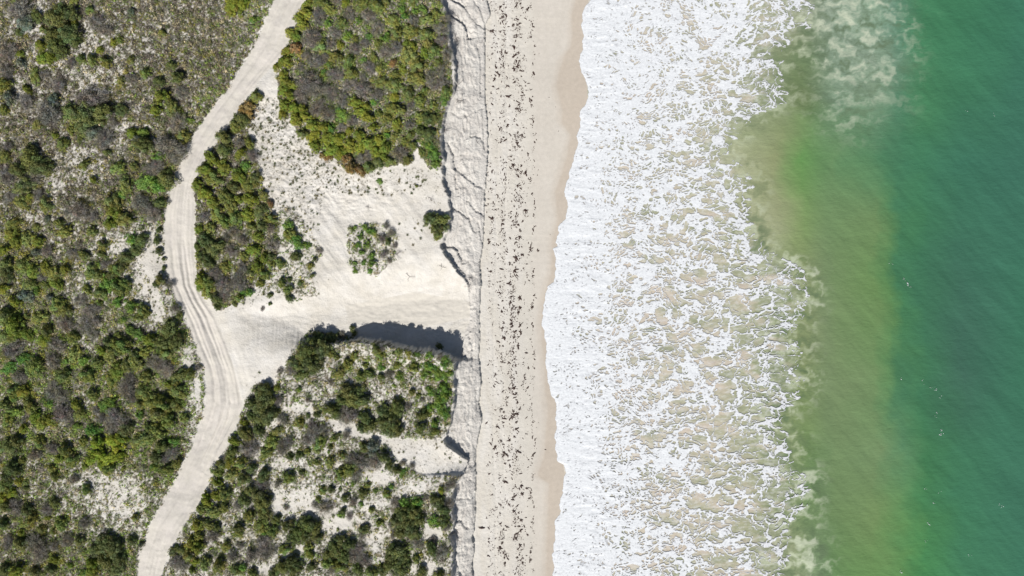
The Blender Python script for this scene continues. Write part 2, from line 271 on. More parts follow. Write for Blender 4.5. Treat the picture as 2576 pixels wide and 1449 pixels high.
def height(x, y):
    x = np.asarray(x, float); y = np.asarray(y, float)
    gx, gy = w2g(x, y, ZD)                 # dune-level photo coordinates
    g0x, g0y = w2g(x, y, 1.5)              # beach-level
    g0y_ = g0y
    n1 = fbm(x/26, y/26, 21, 4); n2 = fbm(x/5, y/5, 22, 4)
    D = ZD + 0.7*n1 + 0.16*n2
    roadu = (gx - yint(ROAD_L, gy)) / (yint(ROAD_R, gy)-yint(ROAD_L, gy)+1e-6)
    rmask = sst(-0.5, 0.02, roadu)*(1-sst(0.98, 1.5, roadu))
    D = D - 0.35*rmask
    inv = cover(gx, gy)
    D = D + 0.22*inv*(0.6+0.8*fbm(x/1.6, y/1.6, 23, 3))
    hum = sst(635, 660, gx)*(1-sst(860, 1100, gx))*sst(210, 260, gy)*(1-sst(500, 600, gy))*(1-inv)
    D = D + hum*(0.16*fbm(x/1.5, y/1.1, 24, 3) + 0.08*fbm(x/0.6, y/0.5, 25, 2))
    dia = (x*0.80+y*0.60); dib = (-x*0.60+y*0.80)
    swp = sst(690, 760, gx)*(1-sst(1000, 1120, gx))*sst(430, 500, gy)*(1-sst(740, 790, gy))
    D = D + swp*(0.10*fbm(dia/1.0, dib/9.0, 26, 4) + 0.22*fbm(dia/3.5, dib/14.0, 27, 2))
    D = D + 0.45*np.exp(-((gx-1045)/30)**2-((gy-680)/34)**2) + 0.18*np.exp(-(((gx-1010)*0.6+(gy-710)*0.8)/7)**2)*np.exp(-((gx-1010)/50)**2)
    # blowout and access cut
    bo = sst(640, 760, gx)*sst(400, 560, gy)*(1-sst(860, 900, gy))
    D = D - 0.8*bo*sst(700, 1000, gx)*(gy < 860)
    F = np.interp(gx, [540, 640, 760, 900, 1000, 1100, 1200], [5.0, 4.5, 3.4, 2.4, 2.0, 2.0, 2.05])
    F = F + 0.06*n2 + 0.10*fbm(x/2.2, y/1.0, 29, 4)
    crest = np.interp(gx, [p[0] for p in WALL_CREST], [p[1] for p in WALL_CREST])-3 + fbm(gx/9, gx*0+3, 31, 4)*7
    ny0 = np.interp(gx, [560, 700, 820, 960, 1010, 1100, 1160, 1200], [770, 752, 690, 655, 640, 636, 660, 700])
    ny1 = np.interp(gx, [560, 700, 820, 960, 1100, 1160, 1200], [800, 800, 790, 770, 755, 755, 760])
    pn = np.clip((gy-ny0)/(ny1-ny0), 0, 1); pn = pn*pn*(3-2*pn)*0.5+pn*0.5
    ww_ = np.interp(gx, [600, 740, 800], [150, 70, 9]); ps = 1 - sst(-1, 0.06, (gy-crest)/ww_)
    p = pn*ps*sst(545, 640, gx)
    D = D + 1.15*sst(850, 930, gx)*(1-sst(1150, 1175, gx))*np.exp(-((gy-crest-8)/34)**2)
    D = D + (F-D)*p
    D = D - 1.5*np.exp(-(((gx-1172)/62)**2+((gy-1165)/34)**2))
    # small step south of the open sand tongue
    cr2 = np.interp(gx, [1000, 1060, 1100, 1166], [1185, 1196, 1196, 1198]) + fbm(gx/8, gx*0, 33, 3)*3
    D = D - 0.35*sst(1030, 1090, gx)*np.exp(-((np.minimum(gy-cr2, 0))/30)**2)*(1-sst(-5, 0, gy-cr2))
    # east scarp
    ed, _ = None, None
    wob = fbm(x*0+3.3, y/1.3, 41, 5)*7 + fbm(x/1.1, y/1.1, 42, 3)*3
    e = yint(EDGE, gy) + wob
    to_g = yint(TOE, g0y) + fbm(y*0+1.0, y/1.1, 43, 4)*3.5
    ex = (e-1288)*(H-ZD)/H/K; tx = (to_g-1288)*(H-1.5)/H/K
    s = np.clip((x-ex)/np.maximum(tx-ex, 0.5), -0.2, 1.5)
    zt = 2.15 + 0.15*fbm(y*0, y/6, 44, 3)
    pf = np.interp(s, [0, 0.035, 0.09, 0.14, 0.5, 1.0], [1.0, 0.50, 0.46, 0.41, 0.22, 0.0])
    sc = zt + (D-zt)*pf
    inside = (s > 0) & (s < 1)
    # slumped blocks, gullies and cracks on the slope
    ridge = 1-np.abs(fbm(x/2.6+fbm(x/2, y/2, 47)*0.6, y/5.2, 45, 4))*2
    a_ = np.sin(np.clip(s, 0, 1)*math.pi)
    sc = sc + a_*(0.20*ridge + 0.22*fbm(x/1.0, y/2.4, 46, 6, 0.6) + 0.16*(1-s)*fbm(x/0.35, y/2.2, 49, 4))
    stp = fbm(x/3.1, y/9.0, 48, 3)*3.0 + s*3.2
    stf = stp-np.floor(stp)
    sc = sc + a_*0.22*(sst(0.0, 0.12, stf)*1.0 - stf)*1.2
    for pl, hh in CRACKS:
        sd_ = sdist(x, y, pl)
        sc = np.where(sd_ < 50, sc - 0.62*hh*sst(0.0, 0.10, sd_)*np.exp(-np.maximum(sd_, 0)/0.9) + 0.12*hh*np.exp(-np.maximum(-sd_, 0)/0.6)*(sd_ <= 0), sc)
    z = np.where(inside, sc, D)
    # beach
    b0x = tx
    wlg = yint(WL, g0y); wlx = (wlg-1288)/K
    wls = sum(yint(WL, g0y+o_) for o_ in (-44, -30, -15, 0, 15, 30, 44))/7.0
    wls = (wls-1288)/K + 0.7
    d = (wls-x)
    span = np.maximum(wls-tx, 1)
    zb = np.interp(d/span, [-3, -0.6, 0, 0.25, 0.55, 1.0], [-1.5, -0.5, -0.03, 0.35, 1.0, 1.52])
    zb = zb + 0.02*fbm(x/1.7, y/1.7, 51, 5)*sst(2, 8, d)
    tr_ = g0x - (1246 + 5*np.sin(g0y/210) + 2*np.sin(g0y/47)); dry_ = sst(8, 11, d)
    zb = zb + dry_*(-0.05*np.exp(-(tr_/2.0)**2) - 0.05*np.exp(-((tr_-24)/2.0)**2) + 0.045*fbm(x/0.6, y/0.6, 58, 3)*(1-sst(90, 110, g0x-1220)))
    z = np.where(s >= 1, np.maximum(zb, -3), z)
    # land sinks gently below the low plants nowhere; roadside ruts
    rut = np.zeros_like(z)
    for u0, w, dp in ((0.2,.05,.09),(0.3,.04,.05),(0.42,.04,-.05),(0.55,.05,.08),(0.70,.05,.10),(0.82,.04,.05),(0.9,.04,-.05)):
        uu = u0 + 0.03*np.sin(gy/60+u0*20) + 0.02*fbm(gy/40, gy*0+u0*9, 53, 2)
        rut -= dp*np.exp(-((roadu-uu)/w)**2)
    rstr = 1.1+1.5*sst(560, 700, gy)*(1-sst(1090, 1200, gy))
    z = z + rut*rstr*((roadu > -0.1) & (roadu < 1.15)) 
    # extra tracks curving through the junction
    tj = sst(560, 600, gx)*(1-sst(640, 720, gx))*sst(850, 880, gy)*(1-sst(980, 1040, gy))
    rj = (gx - yint(ROAD_R, gy))
    z = z + tj*0.05*np.sin(rj/2.6)*np.exp(-rj/30)
    sandy = (1-inv)*(s < 0)
    z = z + sandy*(0.05*fbm(x/0.75, y/0.75, 55, 3)*np.clip(0.4+1.2*fbm(x/6, y/6, 56, 2), 0, 1.4) + 0.05*fbm(x/2.5, y/1.4, 57, 4))
    return z

# fine grid inside, coarse margins outside
def axis(a, b, h, far_a, far_b, hc=6):
    core = np.arange(a, b+1e-6, h)
    lo = np.arange(far_a, a-hc*0.5, hc) if far_a < a else np.array([])
    hi = np.arange(b+hc, far_b+1, hc) if far_b > b else np.array([])
    return np.concatenate([lo, core, hi])
GXS = axis(-108, 15.0, 0.16, -420, 15); GYS = axis(-64, 64, 0.16, -420, 420)
X, Y = np.meshgrid(GXS, GYS); Z = height(X, Y); NY, NX = X.shape
gx, gy = w2g(X, Y, ZD); bgx, bgy = w2g(X, Y, 1.0)
cv = cover(gx, gy)
roadu = (gx - yint(ROAD_L, gy)) / (yint(ROAD_R, gy)-yint(ROAD_L, gy))
onroad = (roadu > 0) & (roadu < 1)
toe_x = (yint(TOE, w2g(X, Y, 1.5)[1])-1288)*(H-1.5)/H/K
onbeach = X > toe_x
cream = np.array([0.615, 0.578, 0.512]); pinkg = np.array([0.60, 0.56, 0.51]); bright = np.array([0.70, 0.67, 0.62]); greyl = np.array([0.555, 0.525, 0.485])
nlo = fbm(X/14, Y/14, 61, 4)[..., None]; nmi = fbm(X/3, Y/3, 62, 4)[..., None]
C = cream + (bright-cream)*np.clip(0.45+0.8*nmi+0.5*nlo, 0, 1)
C = np.where(onroad[..., None], pinkg + (cream-pinkg)*np.clip(0.45+0.9*nmi, 0, 1), C)
rutc = sum(sg_*np.exp(-((roadu-u0-0.03*np.sin(gy/60+u0*20)-0.02*fbm(gy/40, gy*0+u0*9, 53, 2))/0.055)**2) for u0, sg_ in ((0.2, 1), (0.32, -1), (0.45, -.6), (0.58, 1), (0.72, 1), (0.86, -1)))
C = np.where(onroad[..., None], C*(1+0.05*rutc*np.clip(0.7+0.8*fbm(gx/20, gy/60, 54, 3), 0, 1.5))[..., None], C)
face = (gx > yint(EDGE, gy)) & (~onbeach)
C = np.where(face[..., None], greyl*1.08 + (bright-greyl*1.08)*np.clip(0.45+1.0*nmi, 0, 1), C)
deb = (sst(0.30, 0.45, fbm(X/0.5, Y/0.9, 66, 4, 0.65)-0.10*sst(1130, 1200, gx)) * sst(-0.2, 0.3, fbm(X/4, Y/5, 67, 3)))[..., None]
C = np.where(face[..., None], C*(1-0.6*deb) + np.array([0.2, 0.18, 0.16])*0.6*deb, C)
# litter under the heath: dark humus and grey twigs on sand
lit = np.clip(cv*0.92 + 0.45*fbm(X/1.1, Y/1.1, 63, 4, 0.6) + 0.55*fbm(X/0.42, Y/0.42, 163, 2) - 0.20, 0, 1); lit = sst(0.25, 0.62, lit)[..., None]*(cv > 0.02)[..., None]
litc = np.array([0.145, 0.133, 0.098]) + 0.11*fbm(X/0.5, Y/0.5, 64, 3)[..., None] + np.array([0.02, 0.0, -0.01])*nmi
C = C*(1-lit) + litc*lit
# beach sand: dry, grey band, wet edge
dw = (bgx - yint(WET, bgy))
bx0 = bgx - 1220
bc = cream*1.0 + (bright*0.98-cream)*np.clip(0.3+0.9*fbm(X/2, Y/9, 65, 4)[..., None], 0, 1)*(1-sst(60, 120, bx0)[..., None])
gband = (sst(105, 135, bx0 + 8*fbm(X*0, Y/9, 66, 3)))[..., None]
bc = bc*(1-gband) + (np.array([0.60, 0.555, 0.49]) + 0.03*fbm(X/5, Y/7, 67, 4)[..., None])*gband
wet = (0.45*sst(-14, 2, dw + 5*fbm(X/3, Y/3, 68, 3)) + 0.55*sst(0, 9, dw+3*fbm(X/4, Y/4, 168, 3)))[..., None]
bc = bc*(1-wet) + (np.array([0.52, 0.455, 0.38]) + 0.015*fbm(X/4, Y/1.0, 69, 4)[..., None])*wet
C = np.where(onbeach[..., None], bc, C)
rough = np.where(onbeach, 0.35*(1-sst(70, 140, bx0)) + 0.05, np.where(onroad, 0.30, 0.62))
smoothcut = inpoly(gx, gy, [(860, 770), (1040, 735), (1180, 760), (1180, 800), (1040, 830), (870, 810)])
rough = np.where(smoothcut, 0.2, rough); rough = np.where(face, 1.0, rough)
C = np.where((smoothcut & (rough > 0))[..., None], cream*0.99, C)
Vg = np.stack([X, Y, Z], -1).reshape(-1, 3); Cg = np.clip(C*0.85, 0.01, 0.9).reshape(-1, 3); Rg = rough.reshape(-1)
idx = np.arange(NY*NX).reshape(NY, NX)
Q = np.stack([idx[:-1, :-1], idx[:-1, 1:], idx[1:, 1:], idx[1:, :-1]], -1).reshape(-1, 4)
sel_r = onroad[:-1, :-1].reshape(-1); sel_b = onbeach[:-1, :-1].reshape(-1) & ~sel_r
def subgrid(name, mask):
    q = Q[mask]; used = np.unique(q); mp = np.full(NY*NX, -1); mp[used] = np.arange(len(used))
    me = mesh_np(name, Vg[used], mp[q], Cg[used], True, {'rough': Rg[used]})
    return tag(link(name, me, M_sand), kind='structure')
subgrid('dune_ground', ~sel_r & ~sel_b); subgrid('sand_track', sel_r); subgrid('beach', sel_b)
def grid_at(A, x, y):
    x = np.asarray(x, float); y = np.asarray(y, float)
    i = np.clip(np.searchsorted(GXS, x)-1, 0, NX-2); j = np.clip(np.searchsorted(GYS, y)-1, 0, NY-2)
    u = np.clip((x-GXS[i])/(GXS[i+1]-GXS[i]), 0, 1); v = np.clip((y-GYS[j])/(GYS[j+1]-GYS[j]), 0, 1)
    return (A[j, i]*(1-u)+A[j, i+1]*u)*(1-v)+(A[j+1, i]*(1-u)+A[j+1, i+1]*u)*v
def hz(x, y): return grid_at(Z, x, y)
def ground_z(x, y): return float(hz(x, y))
def cover_g(a, c):
    x_, y_ = g2w(a, c, ZD); return float(grid_at(cv, x_, y_))
print('ground done')

# ------------------------------------------------------------------ sea
SX = [1380, 1560, 1800, 1950, 2030, 2100, 2200, 2235, 2262, 2330, 2420, 2576, 3200]
SEA = [ (-200, [(176,168,145),(176,168,145),(170,168,138),(188,185,160),(165,172,140),(168,182,145),(140,170,130),(120,162,122),(95,150,108),(60,136,92),(58,132,92),(48,120,95),(40,100,92)]),
 (60,  [(176,168,145),(176,168,145),(170,168,138),(180,180,150),(150,160,125),(165,182,142),(150,178,135),(125,165,125),(95,150,108),(60,136,90),(56,132,90),(48,120,95),(40,100,92)]),
 (150, [(176,168,145),(176,168,145),(170,168,138),(112,130,88),(112,135,90),(150,172,130),(158,178,138),(140,170,128),(110,155,115),(62,136,90),(56,130,90),(50,117,97),(40,100,92)]),
 (250, [(176,168,145),(176,168,145),(168,168,136),(130,145,105),(110,130,80),(135,165,120),(140,168,122),(115,158,110),(90,146,100),(62,135,88),(56,128,90),(52,110,97),(40,100,92)]),
 (330, [(176,168,145),(176,168,145),(150,160,120),(125,145,85),(112,150,85),(115,155,95),(100,150,98),(85,145,92),(75,140,90),(60,132,88),(56,126,92),(52,108,98),(40,98,92)]),
 (400, [(176,168,145),(172,168,142),(150,162,118),(142,150,92),(102,152,78),(112,156,86),(85,146,88),(72,140,86),(68,136,86),(58,130,92),(54,124,95),(54,106,100),(42,96,94)]),
 (550, [(176,168,145),(172,168,142),(160,162,125),(160,164,115),(125,154,88),(124,156,86),(122,156,82),(95,150,80),(68,138,84),(58,128,88),(55,122,92),(52,108,98),(42,96,94)]),
 (724, [(176,168,145),(172,168,142),(164,162,130),(148,158,115),(140,152,100),(130,156,86),(118,156,74),(98,150,72),(66,135,80),(58,122,88),(58,116,92),(50,115,92),(40,100,92)]),
 (950, [(176,168,145),(172,168,142),(168,164,132),(140,152,108),(132,148,92),(134,156,90),(124,157,84),(105,154,80),(76,138,80),(60,126,86),(60,112,90),(52,120,90),(40,100,92)]),
 (1150,[(176,168,145),(172,168,142),(170,164,132),(150,156,112),(110,142,78),(128,155,86),(126,156,88),(108,155,90),(92,148,92),(60,130,80),(58,128,90),(60,118,95),(42,104,94)]),
 (1300,[(176,168,145),(172,168,142),(170,164,132),(158,160,120),(122,150,92),(122,152,80),(126,156,78),(115,158,75),(105,156,75),(68,140,80),(58,132,90),(60,120,98),(42,104,94)]),
 (1449,[(176,168,145),(172,168,142),(170,164,132),(165,165,130),(140,160,112),(112,154,76),(116,160,74),(112,160,74),(102,158,74),(66,142,78),(60,132,90),(58,125,95),(42,104,94)]),
 (1700,[(176,168,145),(172,168,142),(170,164,132),(165,165,130),(140,160,112),(112,154,76),(116,160,74),(112,160,74),(102,158,74),(66,142,78),(60,132,90),(58,125,95),(42,104,94)])]
def plume_amt(gx, gy):
    wx = gx + fbm(gx/60, gy/60, 71, 4)*26; wy = gy + fbm(gx/60+9, gy/60, 72, 4)*26
    top = np.exp(-(((wx-2125)/165)**4 + ((wy-50)/200)**4))*(1-0.5*np.exp(-((wx-2020)/60)**2-((wy-190)/60)**2))
    top = np.maximum(top, 0.75*np.exp(-(((wx-2130)/90)**2 + ((wy-250)/80)**2)))
    bot = np.exp(-(((wx-2015-(wy-1380)*0.25)/75)**4 + ((wy-1390)/85)**4))
    og_ = yint(OUTER, gy); mid = 0.9*np.exp(-(((wx-og_+25)/70)**4))*(0.6+0.4*sst(480, 640, wy))
    return np.maximum(np.maximum(top, bot), mid)
for _y, _c in SEA:
    _c[0] = _c[1] = (206, 196, 176); _c[2] = tuple((a+b)/2 for a, b in zip(_c[2], (200, 194, 170))); _c[3] = tuple((a+b)/2 for a, b in zip(_c[3], (146, 158, 118))); _c[11] = tuple((a+2*b)/3 for a, b in zip(_c[11], (54, 126, 94))); _c[12] = (44, 110, 92)
def sea_col(x, y):
    gx, gy = w2g(x, y, 0)
    wx = gx + fbm(x/9, y/9, 73, 4)*30+fbm(x/2.5, y/2.5, 173, 3)*8; wy = gy + fbm(x/9, y/9, 74, 4)*30
    rows = [r[0] for r in SEA]; out = np.zeros(x.shape+(3,))
    for ch in range(3):
        tab = np.array([[c[ch] for c in r[1]] for r in SEA], float)
        vals = np.stack([np.interp(wx, SX, tab[k]) for k in range(len(rows))], 0)
        f = np.clip(np.interp(wy, rows, np.arange(len(rows))), 0, len(rows)-1.001); k0 = np.floor(f).astype(int); fr = f-k0
        v0 = np.take_along_axis(vals, k0[None], 0)[0]; v1 = np.take_along_axis(vals, k0[None]+1, 0)[0]
        out[..., ch] = v0*(1-fr)+v1*fr
    out = lin(out)
    band = (sst(2000, 2090, gx)*(1-sst(2240, 2330, gx)))[..., None]; out = out*(1-band*np.array([0.22, 0.13, -0.02]))
    shal = (1-sst(1850, 2000, gx))[..., None]; out = out*(1+0.06*shal)
    # sediment clouds: streaky pale billows against darker water
    a = plume_amt(gx, gy)
    q1 = fbm(x/4.2+fbm(x/2.2, y/2.2, 75, 3)*0.7, y/2.1+fbm(x/2.2, y/2.2, 76, 3)*0.7, 77, 5, 0.5)
    pale = lin((198, 208, 176)); dark = lin((98, 122, 84))
    k = np.clip(q1*2.2, -1, 1)[..., None]
    mixc = np.where(k > 0, out + (pale-out)*k*0.9, out + (dark-out)*(-k)*0.85)
    out = out*(1-a[..., None]) + mixc*a[..., None]
    # tan and olive mottling under the surf
    ou_g = yint(OUTER, gy); m = (1-sst(ou_g-70, ou_g-5, gx))[..., None]
    q2 = fbm(x/6, y/2.6, 78, 4)[..., None]
    out = out + m*np.where(q2 > 0, (lin((212, 196, 178))-out)*np.clip(q2*1.6, 0, 0.8), (lin((160, 166, 132))-out)*np.clip(-q2*1.8, 0, 0.9))
    veil = sst(-0.15, 0.45, fbm(x/1.3, y/0.55, 82, 5, 0.6))[..., None]*m*0.42; out = out+(np.array([0.80, 0.81, 0.80])-out)*veil
    # faint flow streaks, and diagonal swell shading put into the colour
    st = fbm(x/8, y/0.9, 79, 4)*0.05 + fbm(x/1.2+y/2.4, y/9-x/16, 80, 3)*0.0
    sw = fbm((x*0.75+y*0.66)/5.0, (x*0.66-y*0.75)/26.0, 81, 4)*0.11*sst(2200, 2350, gx)
    out = out*(1+st+sw)[..., None]
    lum = out.mean(-1, keepdims=True); out = lum+(out-lum)*(0.84-0.10*band)*(1-0.07*sst(2250, 2350, gx))[..., None]; out = out*(1-0.06*sst(2250, 2350, gx))[..., None]
    return np.clip(out, 0.005, 0.9)
SXS = axis(5.2, 106, 0.2, 5.2, 900, 12); SYS = axis(-62, 62, 0.2, -700, 700, 12)
sx_, sy_ = np.meshgrid(SXS, SYS)
swell = 0.16*fbm((sx_*0.75+sy_*0.66)/4.2, (sx_*0.66-sy_*0.75)/16.0, 91, 4)*sst(30, 60, sx_) + 0.05*fbm(sx_/2.5, sy_/2.5, 92, 4)*sst(12, 25, sx_)
Wc = sea_col(sx_, sy_)*0.725
ny, nx = sx_.shape; ii = np.arange(ny*nx).reshape(ny, nx)
Qs = np.stack([ii[:-1, :-1], ii[:-1, 1:], ii[1:, 1:], ii[1:, :-1]], -1).reshape(-1, 4)
me = mesh_np('sea', np.stack([sx_, sy_, swell], -1).reshape(-1, 3), Qs, Wc.reshape(-1, 3), True)
tag(link('sea_water', me, M_water), kind='structure')
print('sea done')

# foam: a thin raised blanket of real faces, holes where the water shows
FX = np.arange(5.5, 63.0, 0.11); FY = np.arange(-66, 66, 0.11)
fx, fy = np.meshgrid(FX, FY); fgx, fgy = w2g(fx, fy, 0)
scal = np.abs(np.sin(fy*1.15 + 1.2*fbm(fy*0, fy/5, 101, 3)))
wl = (yint(WL, fgy)-1288)/K - 0.16*scal + 0.22*fbm(fy*0+2, fy/1.1, 102, 3) + 0.06*fbm(fx/0.5, fy/0.35, 103, 3)
ou = (yint(OUTER, fgy)-1288)/K + 1.1*fbm(fx/3, fy/1.6, 104, 4)
tt = fx - wl; to = ou - fx; tf = np.clip(tt/np.maximum(ou-wl, 1), 0, 1)
a1 = fbm(fx/2.2, fy/1.2, 105, 5, 0.5); a2 = fbm(fx/2.2+31, fy/1.2+7, 106, 5, 0.5)
bigx = 2.0*fbm(fx/9, fy/9, 118, 2); bigy = 3.4*fbm(fx/11, fy/11, 119, 3)
def web(sxx, syy, seed, wa):
    f1, f2, i = cell((fx + wa*a1 + bigx)/sxx, (fy + wa*0.8*a2 + bigy)/syy, seed)
    return f2-f1, i
# streaks run seaward, fanning a little
e1, i1 = web(1.0, 0.6, 111, 0.6); e2, i2 = web(1.9, 1.15, 112, 0.8); e3, i3 = web(3.6, 2.1, 113, 1.3); e4, i4 = web(8.5, 4.0, 116, 2.1)
lowb = sst(300, 800, fgy)                                # the lower half is more open
patch = fbm((fx+bigx)/6.0, (fy+bigy)/4.0, 107, 4); patch2 = fbm(fx/2.6, fy/1.3, 108, 4)
dens = np.interp(tf, [0, 0.14, 0.23, 0.34, 0.6, 0.85, 1.0], [1.1, 0.95, 0.74, 0.51, 0.34, 0.21, 0.09])
dens = dens + (1-lowb)*np.interp(tf, [0, 0.2, 0.4, 0.8, 1.0], [0, 0.06, 0.24, 0.24, 0.0]) + 0.38*patch
dens = dens + 0.35*np.exp(-(((fgx-1830)/80)**2+((fgy-110)/80)**2)) + 0.12*np.exp(-(((fgx-1700)/120)**2+((fgy-480)/90)**2))
def line(e, w): return 1-sst(0.35*w, w, e)
p3 = fbm(fx/1.6+11, fy/0.9, 114, 4)
dens = dens + 0.30*(0.42-sst(0.03, 0.50, e4))*sst(0.2, 0.45, tf)
f5 = fbm(fx/0.5, fy/0.3, 117, 3)
L4 = line(e4, np.clip(0.075+0.12*np.clip(dens, -0.2, 1)+0.07*patch2+0.03*p3, 0.045, 1))
g3 = sst(0.15, 0.35, i4+0.55*dens+0.35*patch2); far_ = sst(0.42, 0.72, tf); g2_ = sst(0.42, 0.60, i3*0.8+0.9*dens+0.25*patch2-0.12*far_); g1_ = sst(0.48, 0.66, i2*0.6+0.9*dens+0.3*patch2-0.25*far_)
L3 = line(e3, np.clip(0.10+0.19*np.clip(dens, -0.2, 1)+0.15*patch2+0.08*p3, 0.06, 1)*(0.45+0.55*g3))*sst(-0.35, 0.05, g3-0.35+p3*0.9)
L2 = line(e2, np.clip(0.06+0.26*np.clip(dens, -0.15, 1)+0.12*p3, 0.03, 1))*g2_
L1 = line(e1, np.clip(0.52*(dens-0.02+0.35*p3), 0.06, 1))*g1_
foam = np.maximum(np.maximum(L3, L4)*0.95, np.maximum(L2, L1))
blot = sst(0.66, 1.12, dens+0.55*patch2+0.30*p3+0.15*f5); foam = np.maximum(foam, blot*0.85)
solid = 1-sst(0.08, 0.26, tf + 0.15*fbm(fx/9, fy/2.0, 115, 4) + 0.12*patch2 + 0.10*(1-lowb)*(tf < 0.5))
stre = 0.5+0.5*fbm(fx/1.1+a2*0.5, fy/0.26+a1*1.1, 109, 5, 0.62)
thin = sst(0.03, 0.20, tf)
foam = np.maximum(foam, solid*((0.42-0.24*thin)+(0.58+0.24*thin)*sst(0.34, 0.86, stre+0.30*patch2+0.10*(1-sst(0, 4, tt))-0.08*thin)))
lead = (1-sst(0.25, 0.8, tt)); foam = np.maximum(foam, lead)
foam = foam*sst(-0.02, 0.10, tt)
outer = sst(-0.2, 0.5, to + 0.9*patch2)
foam = foam*outer*(1-0.10*sst(0.75, 1.0, tf))
foam = foam*(0.90+0.2*fbm(fx/0.45, fy/0.32, 110, 3))
foam = np.clip(foam, 0, 1)
gz = np.where(fx < 14.9, hz(fx, fy), -1.0)
bulk = (foam*0.05 + 0.035*np.clip(a2, -1, 1)*foam + 0.10*solid*sst(0, 1.0, tt)*(0.6+0.6*stre))
fz = np.maximum(gz, 0.0) + 0.012 + np.clip(bulk, 0, 1) + 0.06*sst(12, 25, fx) + 0.05*fbm(fx/2.5, fy/2.5, 92, 4)*sst(12, 25, fx)
keep = foam > 0.03
kq = keep[:-1, :-1] | keep[:-1, 1:] | keep[1:, 1:] | keep[1:, :-1]
ny, nx = fx.shape; ii = np.arange(ny*nx).reshape(ny, nx)
Qf = np.stack([ii[:-1, :-1], ii[:-1, 1:], ii[1:, 1:], ii[1:, :-1]], -1)[kq]
used = np.unique(Qf); mp = np.full(ny*nx, -1); mp[used] = np.arange(len(used))
Vf = np.stack([fx, fy, fz], -1).reshape(-1, 3)
me = mesh_np('sea_foam', Vf[used], mp[Qf], None, True, {'foam': foam.reshape(-1)[used]})
tag(link('sea_foam', me, M_foam), 'white foam web of broken waves spread over the shallow water', 'sea foam', kind='stuff')
# sun glints on the deep water, imitated by small white flecks
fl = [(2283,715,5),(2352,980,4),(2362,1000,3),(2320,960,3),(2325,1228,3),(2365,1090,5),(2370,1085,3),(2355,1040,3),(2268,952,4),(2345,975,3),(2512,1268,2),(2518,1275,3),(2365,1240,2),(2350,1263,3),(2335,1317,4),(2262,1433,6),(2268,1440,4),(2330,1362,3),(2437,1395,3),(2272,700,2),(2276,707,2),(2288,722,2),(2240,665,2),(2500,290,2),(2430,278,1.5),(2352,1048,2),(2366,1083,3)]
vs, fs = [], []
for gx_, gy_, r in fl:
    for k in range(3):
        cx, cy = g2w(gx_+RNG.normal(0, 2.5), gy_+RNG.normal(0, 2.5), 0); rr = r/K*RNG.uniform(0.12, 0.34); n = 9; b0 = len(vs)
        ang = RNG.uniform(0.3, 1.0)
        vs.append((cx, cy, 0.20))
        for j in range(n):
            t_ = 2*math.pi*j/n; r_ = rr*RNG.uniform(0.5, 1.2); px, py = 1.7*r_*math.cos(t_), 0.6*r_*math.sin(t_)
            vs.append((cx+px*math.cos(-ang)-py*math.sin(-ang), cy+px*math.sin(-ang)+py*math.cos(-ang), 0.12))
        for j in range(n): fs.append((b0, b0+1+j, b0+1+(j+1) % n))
me = mesh_np('glint_flecks', np.array(vs), np.array(fs), None, True, {'foam': np.ones(len(vs))})
tag(link('glint_flecks', me, M_foam), 'tiny white flecks imitating sun glints on the deep green water', 'foam flecks', kind='stuff')
print('foam done')

# ------------------------------------------------------------------ plants
PAL = {'G': (140,148,60), 'O': (134,142,76), 'D': (110,119,68), 'B': (120,148,68), 'X': (138,131,118), 'T': (122,130,108), 'Y': (152,166,60), 'R': (146,122,78)}
PALW = {'G': 'golden', 'O': 'olive', 'D': 'dark green', 'B': 'bright green', 'X': 'grey', 'T': 'blue-grey', 'Y': 'yellow-green', 'R': 'rusty brown'}
def leaf_quads(P, Nn, size, rng, asp=0.7):
    n = len(P); Nn = Nn + rng.normal(0, 0.55, (n, 3)); Nn[:, 2] = np.abs(Nn[:, 2])+0.05; Nn /= np.linalg.norm(Nn, axis=1, keepdims=True)
    r = rng.normal(0, 1, (n, 3)); U = np.cross(Nn, r); U /= np.linalg.norm(U, axis=1, keepdims=True)+1e-9; W = np.cross(Nn, U)
    s = (size*rng.uniform(0.6, 1.3, n))[:, None] if np.ndim(size) == 0 else (size*rng.uniform(0.6, 1.3, n))[:, None]
    a = U*s; c = W*s*asp
    V = np.stack([P-a, P-c*0.9, P+a, P+c*0.9], 1).reshape(-1, 3)
    return V, np.arange(n*4).reshape(-1, 4)
